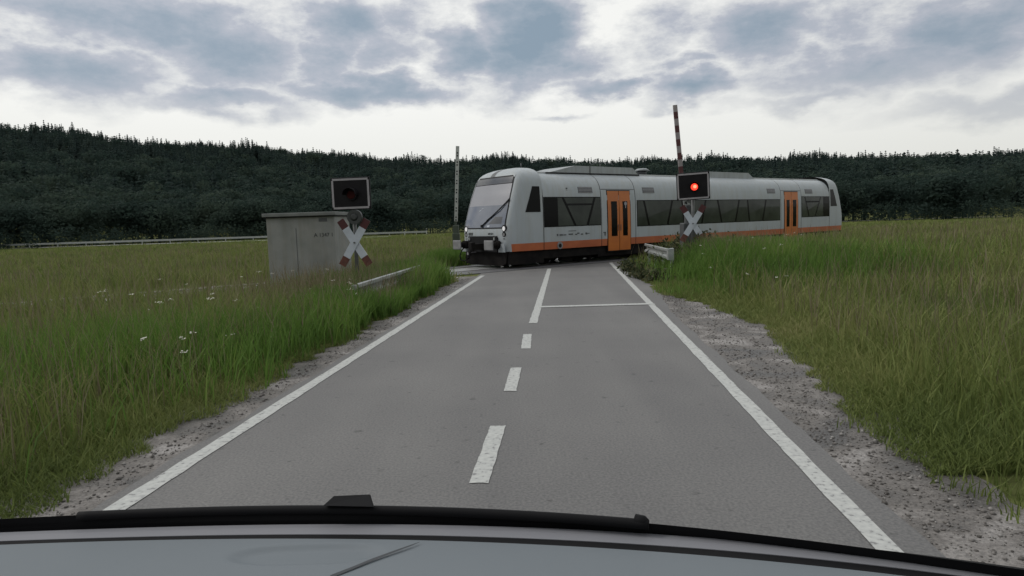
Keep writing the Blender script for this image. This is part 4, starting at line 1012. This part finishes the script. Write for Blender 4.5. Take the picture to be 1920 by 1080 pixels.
BL = [(1000, 75, 80, 50, .95), (960, 120, 75, 45, .80), (880, 95, 70, 38, .75), (1060, 120, 80, 40, .55), (640, 45, 75, 45, .75), (610, 110, 45, 45, .62), (705, 85, 80, 45, .50), (640, 165, 80, 24, .72), (740, 172, 95, 20, .62),
      (770, 30, 70, 35, .45), (1160, 163, 75, 17, .62), (1060, 165, 70, 16, .42), (1300, 165, 60, 24, .78), (1245, 55, 60, 42, .45), (1310, 115, 50, 20, .55), (1270, 190, 60, 10, .42), (1040, 219, 50, 8, .40), (1160, 65, 60, 30, .28), (950, 185, 80, 12, .28),
      (450, 90, 140, 60, .6), (250, 40, 160, 50, .7), (420, 190, 150, 20, .5), (120, 140, 130, 35, .6), (1450, 60, 120, 50, .6), (1640, 130, 160, 40, .6), (1800, 50, 120, 50, .65), (1520, 190, 120, 14, .4), (1850, 200, 120, 18, .45), (700, -120, 200, 60, .7), (1200, -150, 250, 70, .6), (0, -100, 200, 70, .7)]
acc = None
for px, py, rx, ry, wt_ in BL:
    d = ray(px, py); a0 = math.atan2(d.x, d.y); e0 = math.asin(d.z / d.length)
    du = mth('MULTIPLY', mth('SUBTRACT', azw, a0), F_PX / rx); dv_ = mth('MULTIPLY', mth('SUBTRACT', elw, e0), F_PX / ry)
    q = mth('ADD', mth('MULTIPLY', du, du), mth('MULTIPLY', dv_, dv_))
    g = mth('MULTIPLY', mth('EXPONENT', mth('MULTIPLY', q, -.58)), wt_)
    acc = g if acc is None else mth('MAXIMUM', acc, mth('ADD', mth('MULTIPLY', acc, .92), mth('MULTIPLY', g, .55))) if False else mth('MAXIMUM', acc, g)
# away from the view: ordinary broken cloud everywhere else in the sky
wild = mth('MULTIPLY', mth('SUBTRACT', fbm(3.2, 8, off=1.0), .42), 2.2, clamp=True)
up_ = mth('MULTIPLY', mth('SUBTRACT', el, .42), 5.0, clamp=True); back = mth('MULTIPLY', mth('SUBTRACT', mth('ABSOLUTE', az), .80), 4.0, clamp=True)
acc = mth('MAXIMUM', acc, mth('MULTIPLY', wild, mth('MAXIMUM', up_, back)))
den = mth('ADD', acc, mth('MULTIPLY', mth('SUBTRACT', fbm(9, 10, off=5.0, rough=.66), .5), mth('MULTIPLY', mth('SUBTRACT', el, .10), 9.0, clamp=True)))
den = mth('MULTIPLY', den, 1.0, clamp=True)
rp = node('ShaderNodeValToRGB'); e = rp.color_ramp.elements
e[0].position = .08; e[0].color = (.90, .90, .87, 1); e[1].position = .84; e[1].color = (.25, .325, .40, 1)
for p, c in ((.25, (.70, .71, .715)), (.42, (.46, .485, .545)), (.64, (.325, .385, .455))): x_ = e.new(p); x_.color = (*c, 1)
L.new(den, rp.inputs['Fac'])
# the low band above the hills is a shade greyer; the sky away from the sun is duller
lowm = mth('SUBTRACT', 1.0, mth('MULTIPLY', mth('SUBTRACT', el, .06), 8.0, clamp=True))
mixl = node('ShaderNodeMix', data_type='RGBA'); L.new(mth('MULTIPLY', lowm, .75), mixl.inputs[0]); L.new(rp.outputs['Color'], mixl.inputs[6]); mixl.inputs[7].default_value = (.73, .735, .695, 1)
dirn = mth('ADD', mth('MULTIPLY', mth('COSINE', mth('SUBTRACT', az, GLOW_AZ)), .20), .80)
hi = mth('MULTIPLY', mth('ADD', mth('MULTIPLY', up_, .35), 1.0), 10.0)
sc_n = node('ShaderNodeMix', data_type='RGBA', blend_type='MULTIPLY'); sc_n.inputs[0].default_value = 1; sc_n.clamp_result = False
cb = node('ShaderNodeCombineXYZ'); f_ = mth('MULTIPLY', dirn, hi)
for i in range(3): L.new(f_, cb.inputs[i])
L.new(mixl.outputs[2], sc_n.inputs[6]); L.new(cb.outputs[0], sc_n.inputs[7])
fin = node('ShaderNodeMix', data_type='RGBA'); fin.inputs[0].default_value = .94; L.new(sky.outputs[0], fin.inputs[6]); L.new(sc_n.outputs[2], fin.inputs[7])
L.new(fin.outputs[2], bg.inputs['Color']); bg.inputs['Strength'].default_value = .1
sun = bpy.data.lights.new('sun', 'SUN'); sun.energy = 1.0; sun.angle = R(14); sun.color = (1, .96, .9)
so = bpy.data.objects.new('sun', sun); COL.objects.link(so)
sv = Vector((math.sin(SUN_AZ) * math.cos(SUN_EL), math.cos(SUN_AZ) * math.cos(SUN_EL), math.sin(SUN_EL)))
so.rotation_euler = sv.to_track_quat('Z', 'Y').to_euler(); so.location = (0, 0, 60)
SC.render.engine = 'CYCLES'; SC.cycles.max_bounces = 6; SC.cycles.transparent_max_bounces = 6; SC.cycles.use_denoising = True
